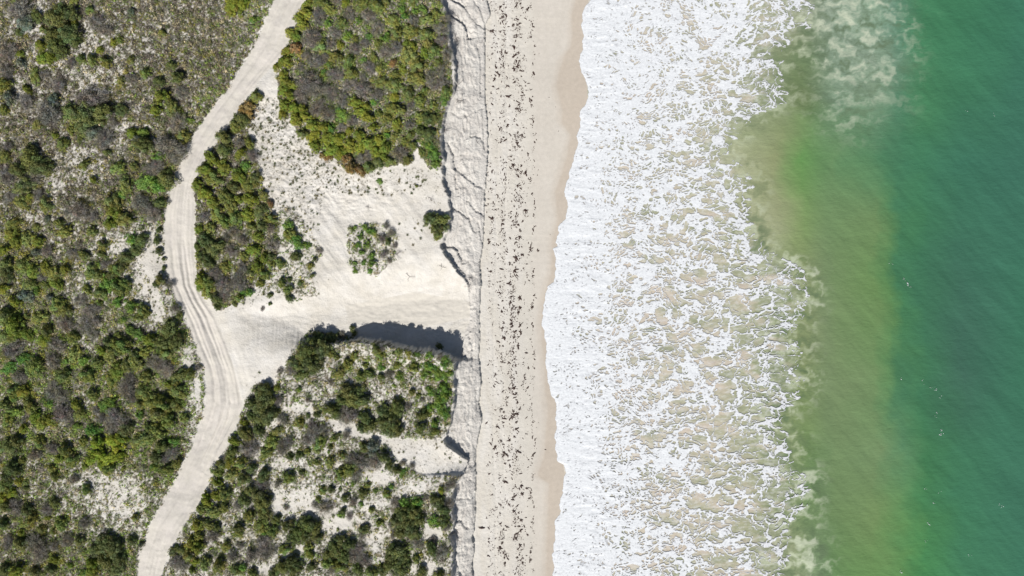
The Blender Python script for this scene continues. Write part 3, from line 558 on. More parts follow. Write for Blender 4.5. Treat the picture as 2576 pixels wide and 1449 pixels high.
def crown_mesh(name, seed, nl, size, lobes, flat=0.62, loose=0.0, tone=0.28):
    rng = np.random.default_rng(seed)
    k = lobes; ns = 4; sa = rng.uniform(0, 2*math.pi, ns); sr = rng.uniform(0.22, 0.55, ns); sub = rng.integers(0, ns, k)
    cx = sr[sub]*np.cos(sa[sub]) + rng.normal(0, 0.27, k); cy = sr[sub]*np.sin(sa[sub]) + rng.normal(0, 0.27, k)
    m_ = rng.uniform(0, 1, k) < 0.35; rq = np.sqrt(rng.uniform(0, 1, k))*0.8; tq = rng.uniform(0, 6.28, k)
    cx = np.where(m_, rq*np.cos(tq), cx); cy = np.where(m_, rq*np.sin(tq), cy)
    rr = np.hypot(cx, cy); sc_ = np.where(rr > 0.92, 0.92/rr, 1); cx *= sc_; cy *= sc_; rr = np.minimum(rr, 0.92)
    lr = rng.uniform(0.10, 0.22, k)*(1.25-0.5*rr)
    cz = flat*(1-rr**2)*rng.uniform(0.30, 1.15, k)+0.04
    per = rng.choice(k, nl, p=lr**2/np.sum(lr**2))
    d = rng.normal(0, 1, (nl, 3)); d[:, 2] = np.abs(d[:, 2]); d /= np.linalg.norm(d, axis=1, keepdims=True)
    rad = lr[per]*(1+rng.normal(0, 0.10+loose, nl)); P = np.stack([cx[per], cy[per], cz[per]], 1)+d*rad[:, None]*np.array([1, 1, 0.9])
    P[:, 2] = np.maximum(P[:, 2], 0.02)
    V, F = leaf_quads(P, d, size, rng)
    lt = rng.uniform(1-tone, 1+tone, k)[per]*rng.uniform(0.65, 1.3, len(P)); wm = rng.uniform(-1, 1, k)[per]*0.16+rng.normal(0, 0.05, len(P)); bl_ = rng.uniform(-1, 1, k)[per]*0.12
    gy_ = (rng.uniform(0, 1, k) < 0.14)[per]
    c = np.stack([lt*(1+wm), lt, lt*(1-wm*0.8+bl_)], 1)
    c[gy_] *= np.array([1.0, 0.86, 1.15])
    c = np.repeat(np.clip(c, 0.05, 2), 4, 0)
    return mesh_np(name, V, F, c, False)
def twig_mesh(name, seed, n, rise=0.55, thick=0.02, col=(0.2, 0.18, 0.175), sub=3, spread=0.95):
    rng = np.random.default_rng(seed); V, F, C_ = [], [], []
    def tube(pts, r0, r1, tone):
        b0 = len(V); m = len(pts)
        for i, p in enumerate(pts):
            r = r0+(r1-r0)*i/(m-1)
            d = (pts[min(i+1, m-1)]-pts[max(i-1, 0)]); d /= np.linalg.norm(d)+1e-9
            u = np.cross(d, [0.1, 0.2, 1]); u /= np.linalg.norm(u)+1e-9; w = np.cross(d, u)
            for q in range(3):
                a = 2*math.pi*q/3; V.append(p+u*r*math.cos(a)+w*r*math.sin(a)); C_.append(np.array(col)*tone)
        for i in range(m-1):
            for q in range(3):
                a, b_ = b0+i*3+q, b0+i*3+(q+1) % 3; F.append((a, b_, b_+3, a+3))
    for k in range(n):
        th = rng.uniform(0, 2*math.pi); ln = rng.uniform(0.55, 1.0)*spread; up = rng.uniform(0.3, 1.0)*rise
        p = np.array([0., 0., 0.]); pts = [p.copy()]; dirn = np.array([math.cos(th), math.sin(th)])
        for s_ in range(4):
            dirn = dirn+rng.normal(0, 0.28, 2); dirn /= np.linalg.norm(dirn)
            p = p+np.array([dirn[0]*ln/4, dirn[1]*ln/4, up*(0.45, 0.3, 0.18, 0.07)[s_]]); pts.append(p.copy())
        tn = rng.uniform(0.7, 1.35); tube(pts, thick, thick*0.35, tn)
        for j in range(sub):
            i = rng.integers(1, 4); q0 = pts[i]; th2 = math.atan2(dirn[1], dirn[0])+rng.uniform(-1.2, 1.2); l2 = rng.uniform(0.15, 0.42)
            q1 = q0+np.array([math.cos(th2)*l2*0.5, math.sin(th2)*l2*0.5, rng.uniform(0, .12)]); q2 = q1+np.array([math.cos(th2+0.4)*l2*0.5, math.sin(th2+.4)*l2*0.5, rng.uniform(-.03, .12)])
            tube([q0, q1, q2], thick*0.5, thick*0.2, tn*rng.uniform(0.8, 1.3))
    return mesh_np(name, np.array(V), np.array(F), np.array(C_), True)
CROWN = {
 'G': [crown_mesh('foliage', 200+i, 5600, 0.044, 62+6*i, 0.66, 0.0, 0.22) for i in range(5)],
 'O': [crown_mesh('foliage', 220+i, 4600, 0.046, 52+6*i, 0.60, 0.06, 0.34) for i in range(5)],
 'D': [crown_mesh('foliage', 240+i, 5400, 0.042, 60+6*i, 0.66, 0.05, 0.30) for i in range(5)],
 'B': [crown_mesh('foliage', 260+i, 2600, 0.050, 34+4*i, 0.42, 0.12, 0.32) for i in range(4)],
 'X': [crown_mesh('foliage', 280+i, 2100, 0.030, 40+4*i, 0.55, 0.20, 0.35) for i in range(5)],
}
CROWN['T'] = CROWN['D']; CROWN['Y'] = CROWN['G']; CROWN['R'] = CROWN['O']
TWIG = {'live': [twig_mesh('branches', 300+i, 12, 0.45, 0.020, (0.13, 0.11, 0.09), 2, 0.8) for i in range(3)],
        'dead': [twig_mesh('branches', 320+i, 64, 0.66, 0.013, (0.20, 0.19, 0.165), 5, 1.0) for i in range(5)]}
for L_ in CROWN.values():
    for m_ in L_:
        if not m_.materials: m_.materials.append(M_leaf)
for L_ in TWIG.values():
    for m_ in L_: m_.materials.append(M_wood)
NAME = {'G': ('wattle_bush', 'wattle bush'), 'O': ('coastal_shrub', 'shrub'), 'D': ('dense_shrub', 'shrub'), 'T': ('dense_shrub', 'shrub'), 'R': ('coastal_shrub', 'shrub'),
        'B': ('leafy_plant', 'leafy plant'), 'Y': ('wattle_bush', 'wattle bush'), 'X': ('dead_shrub', 'dead shrub')}
BUSH = {
(0,0): "D430,140,85 D540,120,65 D540,270,85 D400,280,70 D440,370,80 D500,210,55 D450,80,60 D580,320,45 G310,350,45 G330,440,50 G390,430,45 G560,180,30 X150,90,90 T200,180,70 D270,120,55 X60,400,80 X40,530,70 T160,480,40 X730,180,60 X800,240,50 G200,670,35 T80,740,50 X200,770,60 T400,760,55 X440,640,65 O260,560,55 X720,740,95 X650,780,75 O560,850,85 D680,860,95 D640,960,75 D780,860,85 D920,830,55 X370,860,95 X340,900,60 O290,930,50 T700,1000,60 X800,1050,75 O470,1080,50 G410,1020,25 G1230,740,60 O1300,820,65 G1180,830,45 X1370,700,55 D1350,590,50 D1200,620,45 X1350,930,75 X1300,1130,100 X1350,1170,70 B1090,1020,55 T1060,1060,45 G1010,1010,45 O1380,1030,55 B1410,900,45 B1200,1180,45 D1100,1100,75 D240,1180,90 D140,1280,65 D300,1260,90 X260,1330,65 X60,1330,75 D190,1400,75 B1090,1370,80 B1190,1400,70 D1270,1360,75 O900,1270,55 O960,1400,65 X1180,1270,75 G1780,50,75 G1830,30,50 G1740,90,40 B1920,150,40 R1870,820,75 D1830,900,65 O1780,950,55 D1700,1050,65 D1700,1140,55 G1600,1200,55 G1700,1270,60 G1550,1290,55 O1620,1340,65 G1800,1330,60 B1850,1260,45 O1880,1400,60 G1500,1400,50 X1900,1180,50 D1760,1410,50 O700,460,45 O800,470,45 G860,320,30 X540,470,40 O30,640,60 O30,830,40 X560,110,40 O640,1250,40 X1000,600,45 O1100,560,40 O30,1180,50 X330,560,40 O540,980,40 G150,400,30",
(1,0): "G385,30,42 G370,100,48 G320,130,45 G260,240,42 G300,270,45 G350,190,45 R300,360,45 G240,380,45 G200,470,40 G150,500,28 G230,460,45 G200,560,36 G230,620,46 G200,680,40 G250,720,46 G285,640,38 G220,800,46 G200,860,38 G285,820,48 G350,820,40 G300,900,48 G375,880,46 G420,950,48 G430,1030,55 G500,960,46 G450,1100,50 G530,1050,55 G560,1130,55 G620,1060,55 G630,1160,55 G700,1100,55 R690,1200,45 R720,1270,50 R790,1290,50 G800,1100,55 G780,1030,45 G860,1080,55 G930,1060,55 G975,1120,45 G900,1150,45 G960,1180,42 G750,770,45 G790,850,45 G830,800,36 G850,890,42 G890,970,38 O850,1260,46 D930,1230,48 R540,1190,34 R500,1170,30 X420,300,85 X480,120,65 X700,110,55 X860,130,60 X920,220,55 X400,620,95 X350,720,75 X470,680,75 X820,690,75 X570,700,60 X460,810,65 X650,760,55 X850,510,55 X1060,360,50 X820,1190,60 X1090,1170,60 D1150,1210,45 X1320,590,55 X600,250,55 X750,370,50 X980,400,55 X600,560,60 X700,640,55 X920,720,50 X540,860,60 X720,910,45 X650,960,40 B690,270,42 B770,160,32 B660,880,55 B620,840,42 B820,450,32 B360,570,18 B900,770,38 B1420,760,36 B1330,1170,60 B1310,1090,55 B1350,1235,42 D1250,1000,45 D1310,1030,55 D1290,900,55 D1350,890,45 O1245,890,45 O1290,270,55 O1340,390,55 O1300,330,50 G1270,400,38 O1430,700,48 O500,350,60 O1150,430,70 O1200,600,65 O1050,650,60 O1080,830,55 O950,620,55 O1150,710,55 O700,470,55 O600,440,55 O720,550,50 O1060,1020,35 R1040,480,36 B930,1365,26 O1210,1405,14 O550,60,60 O640,180,50 O800,40,55 O920,60,55 O1040,160,55 B1110,70,35 B1200,80,30 O1170,240,60 O1060,260,50 X1190,160,45 O1230,500,60 X1390,540,45 X1400,220,55 X1430,140,45 X1410,310,50 X1450,420,50 X1420,620,45 O980,900,45 O1000,820,45 O1240,760,50 O1330,800,40 X450,470,55 B510,540,30 B550,480,28 X380,430,45 X560,330,45 O1350,100,40 O1300,150,45 O940,520,40",
(0,1): "X290,30,45 G230,40,35 O170,80,60 O350,90,60 X610,150,80 X690,180,55 O860,80,75 G840,250,48 G870,160,55 O950,200,65 X1090,100,80 X1160,160,70 B940,20,50 D1210,90,50 B1000,350,55 D1075,370,60 D1040,440,55 D955,490,55 D920,560,55 O885,580,50 B750,540,28 X800,550,40 O700,610,60 O755,630,50 B850,680,70 O900,720,60 B800,710,55 D850,630,45 O950,690,45 D1190,290,22 D1225,575,20 D1180,370,30 D1195,450,32 D1225,505,18 D1210,660,42 D1170,700,26 X1270,700,36 X1325,885,36 D1345,935,32 B1000,870,52 O1080,900,52 B900,830,45 B920,960,36 O1050,950,45 G90,310,55 G130,370,55 O210,350,60 G290,370,45 O100,250,60 D60,620,60 X320,620,55 G260,600,55 O400,620,65 G350,580,50 G425,690,50 O180,560,65 G30,740,46 T200,780,60 G120,820,46 O230,700,55 B270,740,36 X600,820,55 X690,900,65 X640,1010,70 X500,1000,65 O430,860,65 O490,900,55 O60,950,75 G130,1010,75 O60,1090,65 G200,1070,55 G330,1130,55 X100,1190,80 X430,1150,60 X400,1270,60 B60,1330,55 B180,1260,55 O260,1320,80 D1270,1060,80 D1330,1130,65 D1230,1130,75 G1140,1110,55 B1060,1070,55 B1210,1195,36 O1250,1220,60 O1120,1200,55 O930,1150,75 B1000,1050,50 O860,1230,75 G780,1210,45 O1040,1270,75 X1190,1290,80 X1250,1340,65 G890,1350,65 O965,1310,60 D830,1130,45 O850,1420,55 X980,1430,60 O1110,1400,55 D1350,1380,55 O1430,1380,46 X1490,1330,26 G1550,20,55 G1610,80,55 O1700,40,65 O1750,110,60 O1640,160,60 G1890,60,55 G1860,170,55 O1780,200,60 O1700,230,52 O1900,260,36 X1540,190,45 D1550,370,62 D1600,440,62 D1650,400,50 D1530,480,50 G1490,480,34 D1570,530,52 D1490,410,34 X1750,440,45 G1520,670,55 G1500,720,34 O1580,690,60 X1620,620,55 O1570,750,50 X1680,700,62 X1745,710,68 X1820,700,52 X1690,790,50 D1640,810,50 D1640,870,28 B1870,750,42 B1830,760,26 D1770,845,22 O500,300,50 X60,40,50 O700,300,40 O760,760,50 X560,480,50 G500,590,40 O330,700,40 O60,540,50 X720,980,40 O300,950,60 O350,1050,50 O550,1100,50 O560,1220,60 B620,1270,50 X700,1080,45 O650,1380,60 O470,1390,60 X150,1400,60 O740,1290,50 B480,1280,30 X360,450,50 O640,480,45 G30,440,40 O450,240,40 O30,1230,40 O1640,1300,1",
(1,1): "D30,150,55 D60,260,50 O110,200,45 R105,85,30 G20,330,45 X110,280,40 X120,400,55 O260,320,55 B300,370,60 B240,250,45 B380,400,32 D300,490,42 X470,440,26 D420,630,20 O200,690,42 O240,740,36 D250,805,34 D250,660,22 D330,690,26 D100,780,24 D100,845,16 X40,880,20 O20,690,40 B740,270,22 B820,260,32 B850,300,34 B780,330,30 B880,300,26 B760,400,26 B830,390,30 B790,450,26 B860,480,36 B870,540,34 B800,530,26 B740,540,22 B740,600,20 B850,595,24 D720,280,16 X980,250,28 X1010,310,36 D990,370,28 X945,350,34 X1040,400,26 X960,470,34 X1000,520,24 D1330,210,60 D1400,200,55 D1360,280,55 D1290,190,38 O1370,330,36 D1425,265,36 D480,1120,72 D420,1120,55 D555,1120,52 D400,1190,80 D495,1200,80 D350,1240,70 D420,1300,80 D300,1300,60 X270,1340,50 D350,1375,55 O545,1220,40 X620,1090,30 D700,1040,28 D715,1075,24 D1370,1175,30 B1290,1300,50 B1340,1350,60 B1400,1400,55 B1280,1380,45 B1430,1290,40 O1200,1330,50 O950,1240,45 O920,1190,36 O700,1300,50 O750,1230,36 O620,1370,55 O850,1380,46 O1060,1310,40 B950,1320,36 O780,1400,46 B1080,1390,36 X1010,1380,36 B1470,1360,36 X180,1350,28 O110,560,40 O60,620,44 O400,560,30 D440,510,20 O180,540,40 D1045,1215,14 D1200,1230,16 O905,1168,20 X960,1180,24 O1085,1204,32 B1225,1222,22 B1310,1232,34 X1385,1248,26 B1440,1262,36",
(1,2): "D60,60,70 D60,140,90 D90,230,78 D40,260,60 D20,350,50 D690,60,75 D740,110,70 D780,60,62 D660,120,52 D810,120,52 D560,190,52 D610,220,52 X680,240,70 X730,230,46 D820,260,55 D850,320,60 D800,330,42 D1060,180,68 D985,220,68 D960,280,62 D1040,290,68 D1010,350,60 D1080,350,42 X1150,170,34 B1400,40,60 B1440,100,52 B1380,150,60 B1420,220,52 B1300,200,42 B1320,60,42 D1260,230,50 B1360,300,42 O1250,340,52 O1340,360,42 D1180,60,26 X450,380,70 X400,420,52 X500,370,60 O480,450,60 D560,480,22 B545,512,16 D330,540,36 X200,480,60 O130,440,60 O80,520,52 X250,440,42 O160,360,42 D60,690,52 X50,760,52 O240,700,50 X160,760,32 T890,460,52 T880,520,38 D820,480,42 D970,550,52 X900,580,62 X800,590,70 O720,640,60 X720,570,50 O560,590,42 B550,620,24 D1010,620,42 D1060,650,34 B1110,660,28 B1100,700,24 O640,690,52 X760,690,52 B740,750,30 B630,800,16 B1020,770,26 O990,830,34 O900,810,22 D30,840,70 D60,900,70 D50,970,60 D150,1030,42 O40,1060,60 O120,1110,52 B60,1140,26 D240,1070,50 D320,1110,70 D400,1060,70 D445,1100,52 D380,1150,52 D280,1160,52 D460,1160,42 X520,940,60 X730,890,36 B790,910,22 O870,950,26 B640,1000,34 D655,965,30 X705,1000,34 B1130,890,50 B1220,880,50 B1180,925,42 D1120,970,70 D1200,970,52 D1230,1020,52 D1080,1030,60 D1160,1080,70 D1100,1120,52 D1200,1130,60 X1220,1200,50 D1380,900,60 D1340,870,36 D1420,940,52 X1455,900,42 B1335,1030,42 B1370,1060,28 D1420,1030,50 X1440,1080,36 D1070,1250,70 D1020,1290,50 B1010,1310,36 D1100,1310,60 D1000,1370,52 D1090,1390,70 D955,1410,44 D1330,1240,52 X1400,1270,52 X1340,1180,34 D1250,1410,50 D1150,1350,26 O870,1420,50 D640,1180,50 D600,1230,60 D700,1210,52 X770,1240,60 D560,1280,60 D660,1300,62 X740,1300,52 O640,1380,62 X820,1330,52 O540,1350,50 X560,1400,50 D820,1100,42 X800,1140,34 G400,1290,42 O390,1240,42 X60,1210,70 X50,1290,60 X120,1260,42 O230,1250,50 D260,1340,52 D310,1370,52 D200,1390,62 D280,1420,52 D130,1430,42 X1280,860,26 D390,240,20 D460,235,28 D620,385,18 X390,120,24 O330,300,36 X440,920,30 O470,880,26 X220,940,26 D760,1400,50 X1180,620,26 X1110,600,24 X1480,760,36 X1440,790,30 O1290,560,6",
(0,2): "G160,60,55 O100,50,55 B100,100,44 X400,50,70 X470,90,52 B350,130,52 O210,150,62 B90,210,62 B220,170,42 X480,220,80 X520,270,52 G260,250,44 G400,270,52 G320,290,50 O60,280,55 G580,160,44 O600,230,52 B580,320,34 O30,160,44 B800,160,60 B860,140,42 X960,30,70 X1000,100,52 X900,250,80 X850,300,70 D960,340,60 O1080,60,62 O1150,130,70 O1250,150,72 O1350,60,62 O1330,150,55 O1200,230,70 B1060,230,36 O1280,270,62 O1390,250,42 B700,350,52 B760,340,34 Y740,430,52 Y870,420,62 Y930,410,42 Y900,480,52 Y760,520,62 Y700,560,52 Y830,560,60 Y890,550,50 O820,630,50 Y780,610,42 G640,620,26 G800,670,26 G930,640,20 D1230,470,52 X1310,520,52 B1310,440,42 O1130,400,70 O1190,350,60 O1050,430,55 D1180,560,52 B1160,640,42 X1250,560,42 O1250,650,52 O1330,600,42 D90,640,60 D60,700,52 D130,660,42 G130,740,34 Y80,830,38 O40,780,52 G30,860,52 D70,480,70 D130,430,52 X400,490,52 O500,500,52 O550,570,52 D410,900,44 X350,950,52 X120,930,70 D60,920,50 D200,950,50 R400,955,13 G350,1010,26 O220,1040,52 O20,1060,42 G150,1130,34 X60,1200,52 D160,1200,60 X280,1210,80 X300,1290,70 X400,1230,42 D800,1190,80 D750,1250,70 D860,1240,70 D910,1320,60 D800,1320,70 D880,1400,62 G700,1350,44 G700,1420,52 G410,1330,34 G520,1370,26 G120,1410,52 D40,1400,52 D260,1420,42 B620,1420,42 D380,1400,42 B810,1310,18 D1900,150,52 D1900,250,42 G1840,290,34 D1860,370,62 G1770,430,42 X1880,480,70 D1750,510,52 X1720,560,42 O1680,610,52 O1630,660,50 G1730,590,50 O1830,600,52 O1750,680,52 G1640,750,42 G1640,840,44 O1700,830,52 D1850,710,52 D1890,800,42 D1840,880,52 G1560,880,52 O1530,940,50 O1620,960,62 O1700,930,42 G1490,1060,50 O1580,1060,52 D1630,1090,34 O1500,1140,42 G1450,1200,52 G1500,1230,52 O1440,1290,52 G1470,1340,34 X1610,1150,52 O1700,1230,42 D1800,1080,42 O1790,1130,42 X1330,1340,52 X1380,1370,52 O1550,1350,52 O1650,1370,52 D1310,1260,40 O1780,1400,42 O300,450,50 X260,540,50 O700,80,50 X760,260,40 O640,430,40 X560,720,40 X640,1050,50 O460,1060,50 X500,1180,50 D600,1180,40 X1890,1300,50 O1880,1000,50 B1840,1380,40 X1750,1300,44 O1130,330,40",
}
ORD = ['', 'first', 'second', 'third', 'fourth', 'fifth', 'sixth', 'seventh', 'eighth', 'ninth', 'tenth', 'eleventh', 'twelfth', 'thirteenth', 'fourteenth', 'fifteenth', 'sixteenth', 'seventeenth', 'eighteenth', 'nineteenth', 'twentieth']
CARD = ['', 'one', 'two', 'three', 'four', 'five', 'six', 'seven', 'eight', 'nine', 'ten', 'eleven', 'twelve', 'thirteen', 'fourteen', 'fifteen', 'sixteen', 'seventeen', 'eighteen', 'nineteen', 'twenty']
def region(gx, gy):
    if inpoly(np.array([gx]), np.array([gy]), P_A)[0] or (gx > 690 and gy < 440):
        if gx < 760: return 'on the western rim of the upper thicket'
        if gx > 1050 and gy < 290: return 'along the upper thicket cliff edge'
        if gx > 1040: return 'at the cliff end under the thicket'
        if gy > 320: return 'on the lower rim of the upper thicket'
        if gx < 880: return 'inside the upper thicket, track side'
        return 'inside the upper thicket, cliff side'
    if gx > yint(ROAD_R, gy):
        if gy < 800 and gx < 720: return 'in the bend thicket, ' + ('upper part' if gy < 480 else 'middle part' if gy < 620 else 'lower part')
        if gy < 800 and gx < 860: return 'right of the bend thicket'
        if gy < 800 and gx < 1030: return 'in the lone plant patch'
        if gy < 800: return 'at the cliff edge above the cut'
        if gy < 990 and gx < 850: return 'at the mouth of the cut'
        if gy < 980: return 'just below the shaded cut wall'
        if gy < 1120 and gx > 860: return 'above the pale sand tongue'
        if gx < 730 and gy > 1120: return 'beside the lower track, ' + ('upper stretch' if gy < 1250 else 'bottom stretch')
        if gx < 780: return 'between track and sand tongue'
        if gx > 1060: return 'near the cliff below the sand tongue'
        if gy < 1260: return 'directly under the pale sand tongue'
        return 'at the bottom near the beach' if gx > 940 else 'in the scrub at the bottom centre'
    d = yint(ROAD_L, gy)-gx
    row = ['top', 'upper', 'middle', 'lower', 'bottom'][min(4, max(0, int(gy//290)))]
    if d < 90: return 'at the track edge, %s stretch' % row
    if gx < 110: return 'far inland, %s part' % row
    if gx < 240: return 'in the inland heath, %s part' % row
    return 'in the trackside heath, %s part' % row
items = []
for (c, r), s_ in BUSH.items():
    for w in s_.split():
        k, rest = w[0], w[1:].split(','); x_, y_, rr = map(float, rest)
        if rr < 10: continue
        items.append((644*c+x_/3, 483*r+y_/3, rr/3, k))
print('bushes', len(items))
# filler bushes where the heath is dense and nothing stands yet (they complete the thickets)
zone_w = [(P_A, 'OOXGOB', 10, 16, 40), (P_M, 'GGOODX', 11, 17, 22), (P_S, 'BOX', 7, 12, 8), (P_BL, 'DOXXOG', 8, 15, 30), ([(0,0),(500,0),(480,300),(400,600),(430,800),(470,1000),(400,1250),(330,1449),(0,1449)], 'OOGOXTOD', 8, 14, 50)]
ex_ = [list(q) for q in items]
for P, ks, r0, r1, cnt in zone_w:
    xs = [p[0] for p in P]; ys = [p[1] for p in P]; tries = 0; made = 0
    while made < cnt and tries < 6000:
        tries += 1
        gx_ = random.uniform(min(xs), max(xs)); gy_ = random.uniform(max(0, min(ys)), min(1449, max(ys)))
        rr = random.uniform(r0, r1)
        if not inpoly(np.array([gx_]), np.array([gy_]), P)[0]: continue
        if cover_g(gx_, gy_) < 0.50: continue
        if any((q[0]-gx_)**2+(q[1]-gy_)**2 < (0.80*(q[2]+rr))**2 for q in ex_): continue
        if gx_+rr*0.8 > yint(EDGE, gy_) or (yint(ROAD_L, gy_)-rr < gx_ < yint(ROAD_R, gy_)+rr): continue
        q = (gx_, gy_, rr, random.choice(ks)); ex_.append(list(q)); items.append(q); made += 1
# at most 300 of each kind as things of their own: the largest
kinds = {}
for q in items: kinds.setdefault(NAME[q[3]][0], []).append(q)
final = []
spill = []
for kn, L_ in kinds.items():
    L_.sort(key=lambda q: -q[2]); final += L_[:298]; spill += L_[298:]; print(kn, len(L_))
groups = {}
for q in final:
    sz = 'large' if q[2] > 22 else 'small' if q[2] < 13 else 'mid-sized'
    groups.setdefault((q[3], sz, region(q[0], q[1])), []).append(q)
lab = {}
for (k, sz, rg_), L_ in groups.items():
    noun = NAME[k][1]; L_.sort(key=lambda q: (q[1], q[0])); n = len(L_)
    for i, q in enumerate(L_):
        base = f"{sz} {PALW[k]} {noun}" + ('' if n == 1 else 's')
        if n == 1: tx_ = f"{base} {rg_}"
        elif i == 0: tx_ = f"topmost of {CARD[n]} {base} {rg_}"
        elif i == n-1: tx_ = f"lowest of {CARD[n]} {base} {rg_}"
        else: tx_ = f"{ORD[i+1]} down of {CARD[n]} {base} {rg_}"
        lab[id(q)] = (tx_, f"{PALW[k]} {noun}s in the dune heath")
def veg_color(k, rng):
    c = lin(PAL[k])*rng.uniform(0.82, 1.15); c = c*np.array([rng.uniform(0.92, 1.08), 1, rng.uniform(0.9, 1.12)]); return (*c, 1)
for q in final:
    gx_, gy_, rr, k = q
    x_, y_ = g2w(gx_, gy_, ZD+0.5); x_ = float(x_); y_ = float(y_); rm = rr/K*1.08; z_ = ground_z(x_, y_)-0.04
    nm = NAME[k][0]; root = bpy.data.objects.new(nm, None); COL.objects.link(root); root.empty_display_size = 0.3
    root.location = (x_, y_, z_); root.rotation_euler = (0, 0, RNG.uniform(0, 6.28)); e_ = RNG.uniform(0.80, 1.25)
    rm *= 1.06; root.scale = (rm*e_, rm/e_, rm*RNG.uniform(0.95, 1.35)*(1.0 if rm < 1.6 else 0.85))
    tag(root, lab[id(q)][0], NAME[k][1], lab[id(q)][1])
    f_ = link('foliage', CROWN[k][RNG.integers(len(CROWN[k]))], None, root); f_.color = veg_color(k, RNG)
    tw = TWIG['dead' if k == 'X' else 'live']
    link('branches', tw[RNG.integers(len(tw))], None, root)
print('bushes placed', len(final))

# ------------------------------------------------------------------ low heath: countless small plants, one object
def clusters(px, py, pr, pcol, m, name, label, cat, flat=0.55, lsize=0.34, asp=0.6, seed=5, up=0.0):
    rng = np.random.default_rng(seed); n = len(px); pz = hz(px, py)
    d = rng.normal(0, 1, (n, m, 3)); d[..., 2] = np.abs(d[..., 2])+up; d /= np.linalg.norm(d, axis=2, keepdims=True)
    rad = pr[:, None, None]*rng.uniform(0.35, 1.0, (n, m, 1))
    P = np.stack([px, py, pz+0.02], 1)[:, None, :]+d*rad*np.array([1, 1, flat])
    V, F = leaf_quads(P.reshape(-1, 3), d.reshape(-1, 3), np.repeat(pr*lsize, m), rng, asp)
    c = np.repeat(pcol, m, 0)*rng.uniform(0.65, 1.3, (n*m, 1)); c = np.repeat(c, 4, 0)
    me = mesh_np(name, V, F, np.clip(c, 0, 1), False)
    return tag(link(name, me, M_low), label, cat, kind='stuff')
def palette_at(px, py, rng):
    g_x, g_y = w2g(px, py, ZD); n = len(px)
    s1 = fbm(px/3.0, py/3.0, 131, 3)+0.5*rng.normal(0, 0.3, n); s2 = fbm(px/2.2+50, py/2.2, 132, 3)+0.5*rng.normal(0, 0.3, n)
    nearroad = np.exp(-np.maximum(yint(ROAD_L, g_y)-g_x, 0)/60.0)*(g_x < yint(ROAD_L, g_y))
    low = sst(650, 950, g_y)*(g_x < 620)
    c = np.tile(lin((140, 140, 86)), (n, 1))
    c[s1 > 0.14] = lin((156, 150, 70)); c[s1 < -0.18] = lin((136, 129, 118)); c[s2 > 0.20] = lin((130, 138, 82)); c[s2 < -0.24] = lin((100, 110, 70))
    gsel = rng.uniform(0, 1, n) < (0.10+0.45*nearroad+0.25*low); c[gsel] = lin((132, 156, 66))
    right = g_x > 660
    g2 = right & (rng.uniform(0, 1, n) < 0.30); c[g2] = lin((112, 134, 60))
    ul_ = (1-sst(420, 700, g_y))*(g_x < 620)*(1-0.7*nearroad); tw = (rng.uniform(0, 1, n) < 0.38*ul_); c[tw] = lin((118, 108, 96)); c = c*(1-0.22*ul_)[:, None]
    dry = rng.uniform(0, 1, n) < 0.13; c[dry] = lin((186, 172, 136))
    return c*rng.uniform(0.7, 1.3, (n, 1))
rng = np.random.default_rng(77)
n0 = 420000
px = rng.uniform(-99, -9, n0); py = rng.uniform(-57, 57, n0)
cvp = grid_at(cv, px, py); nz_ = fbm(px/0.9, py/0.9, 141, 4, 0.6)
pk = rng.uniform(0, 1, n0) < np.clip(cvp*1.05 + 0.75*nz_ - 0.22, 0, 1)*(cvp > 0.04)
px, py, cvp = px[pk][:105000], py[pk][:105000], cvp[pk][:105000]
print('low plants', pk.sum())
pr = rng.lognormal(-1.58, 0.45, len(px))
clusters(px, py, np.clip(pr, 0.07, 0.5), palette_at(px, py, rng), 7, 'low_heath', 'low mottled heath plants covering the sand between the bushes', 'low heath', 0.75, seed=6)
# knee-high scrub: too many to be told apart
n0 = 52000; px = rng.uniform(-99, -9, n0); py = rng.uniform(-57, 57, n0); cvp = grid_at(cv, px, py)
pk = rng.uniform(0, 1, n0) < np.clip(cvp*1.1+0.8*fbm(px/3, py/3, 142, 3)-0.45, 0, 1)*(cvp > 0.35)
px, py = px[pk][:8500], py[pk][:8500]; print('scrub', pk.sum())
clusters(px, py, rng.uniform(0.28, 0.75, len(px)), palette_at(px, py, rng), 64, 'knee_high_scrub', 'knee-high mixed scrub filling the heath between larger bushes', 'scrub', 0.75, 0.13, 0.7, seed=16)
# sparse litter of tiny stems on the open sand near the plants
# ------------------------------------------------------------------ tussocks on the open sand
def tuft_mesh(name, seed, blades=46):
    rng = np.random.default_rng(seed); V, F, C_ = [], [], []
    for b_ in range(blades):
        th = rng.uniform(0, 2*math.pi); lean = rng.uniform(0.25, 1.0); l = rng.uniform(0.6, 1.0); w = 0.045
        d = np.array([math.cos(th), math.sin(th)]); s = np.array([-d[1], d[0]])
        o = d*rng.uniform(0, 0.16); pts = [(0, 0), (0.45*lean, 0.5*l), (0.95*lean, 0.72*l*(1.15-0.5*lean))]
        b0 = len(V); tn = rng.uniform(0.7, 1.35)
        for i, (h_, z_) in enumerate(pts):
            ww = w*(1-i*0.42)
            for sg in (-1, 1): V.append((*(o+d*h_+s*ww*sg), z_)); C_.append(np.array([1, 1, 1])*tn)
        F += [(b0, b0+1, b0+3, b0+2), (b0+2, b0+3, b0+5, b0+4)]
    return mesh_np(name, np.array(V), np.array(F), np.array(C_), False)
TUFTS = [tuft_mesh('grass_tussock', 400+i) for i in range(5)]
for m_ in TUFTS: m_.materials.append(M_leaf)
tp = []
rng = np.random.default_rng(88)
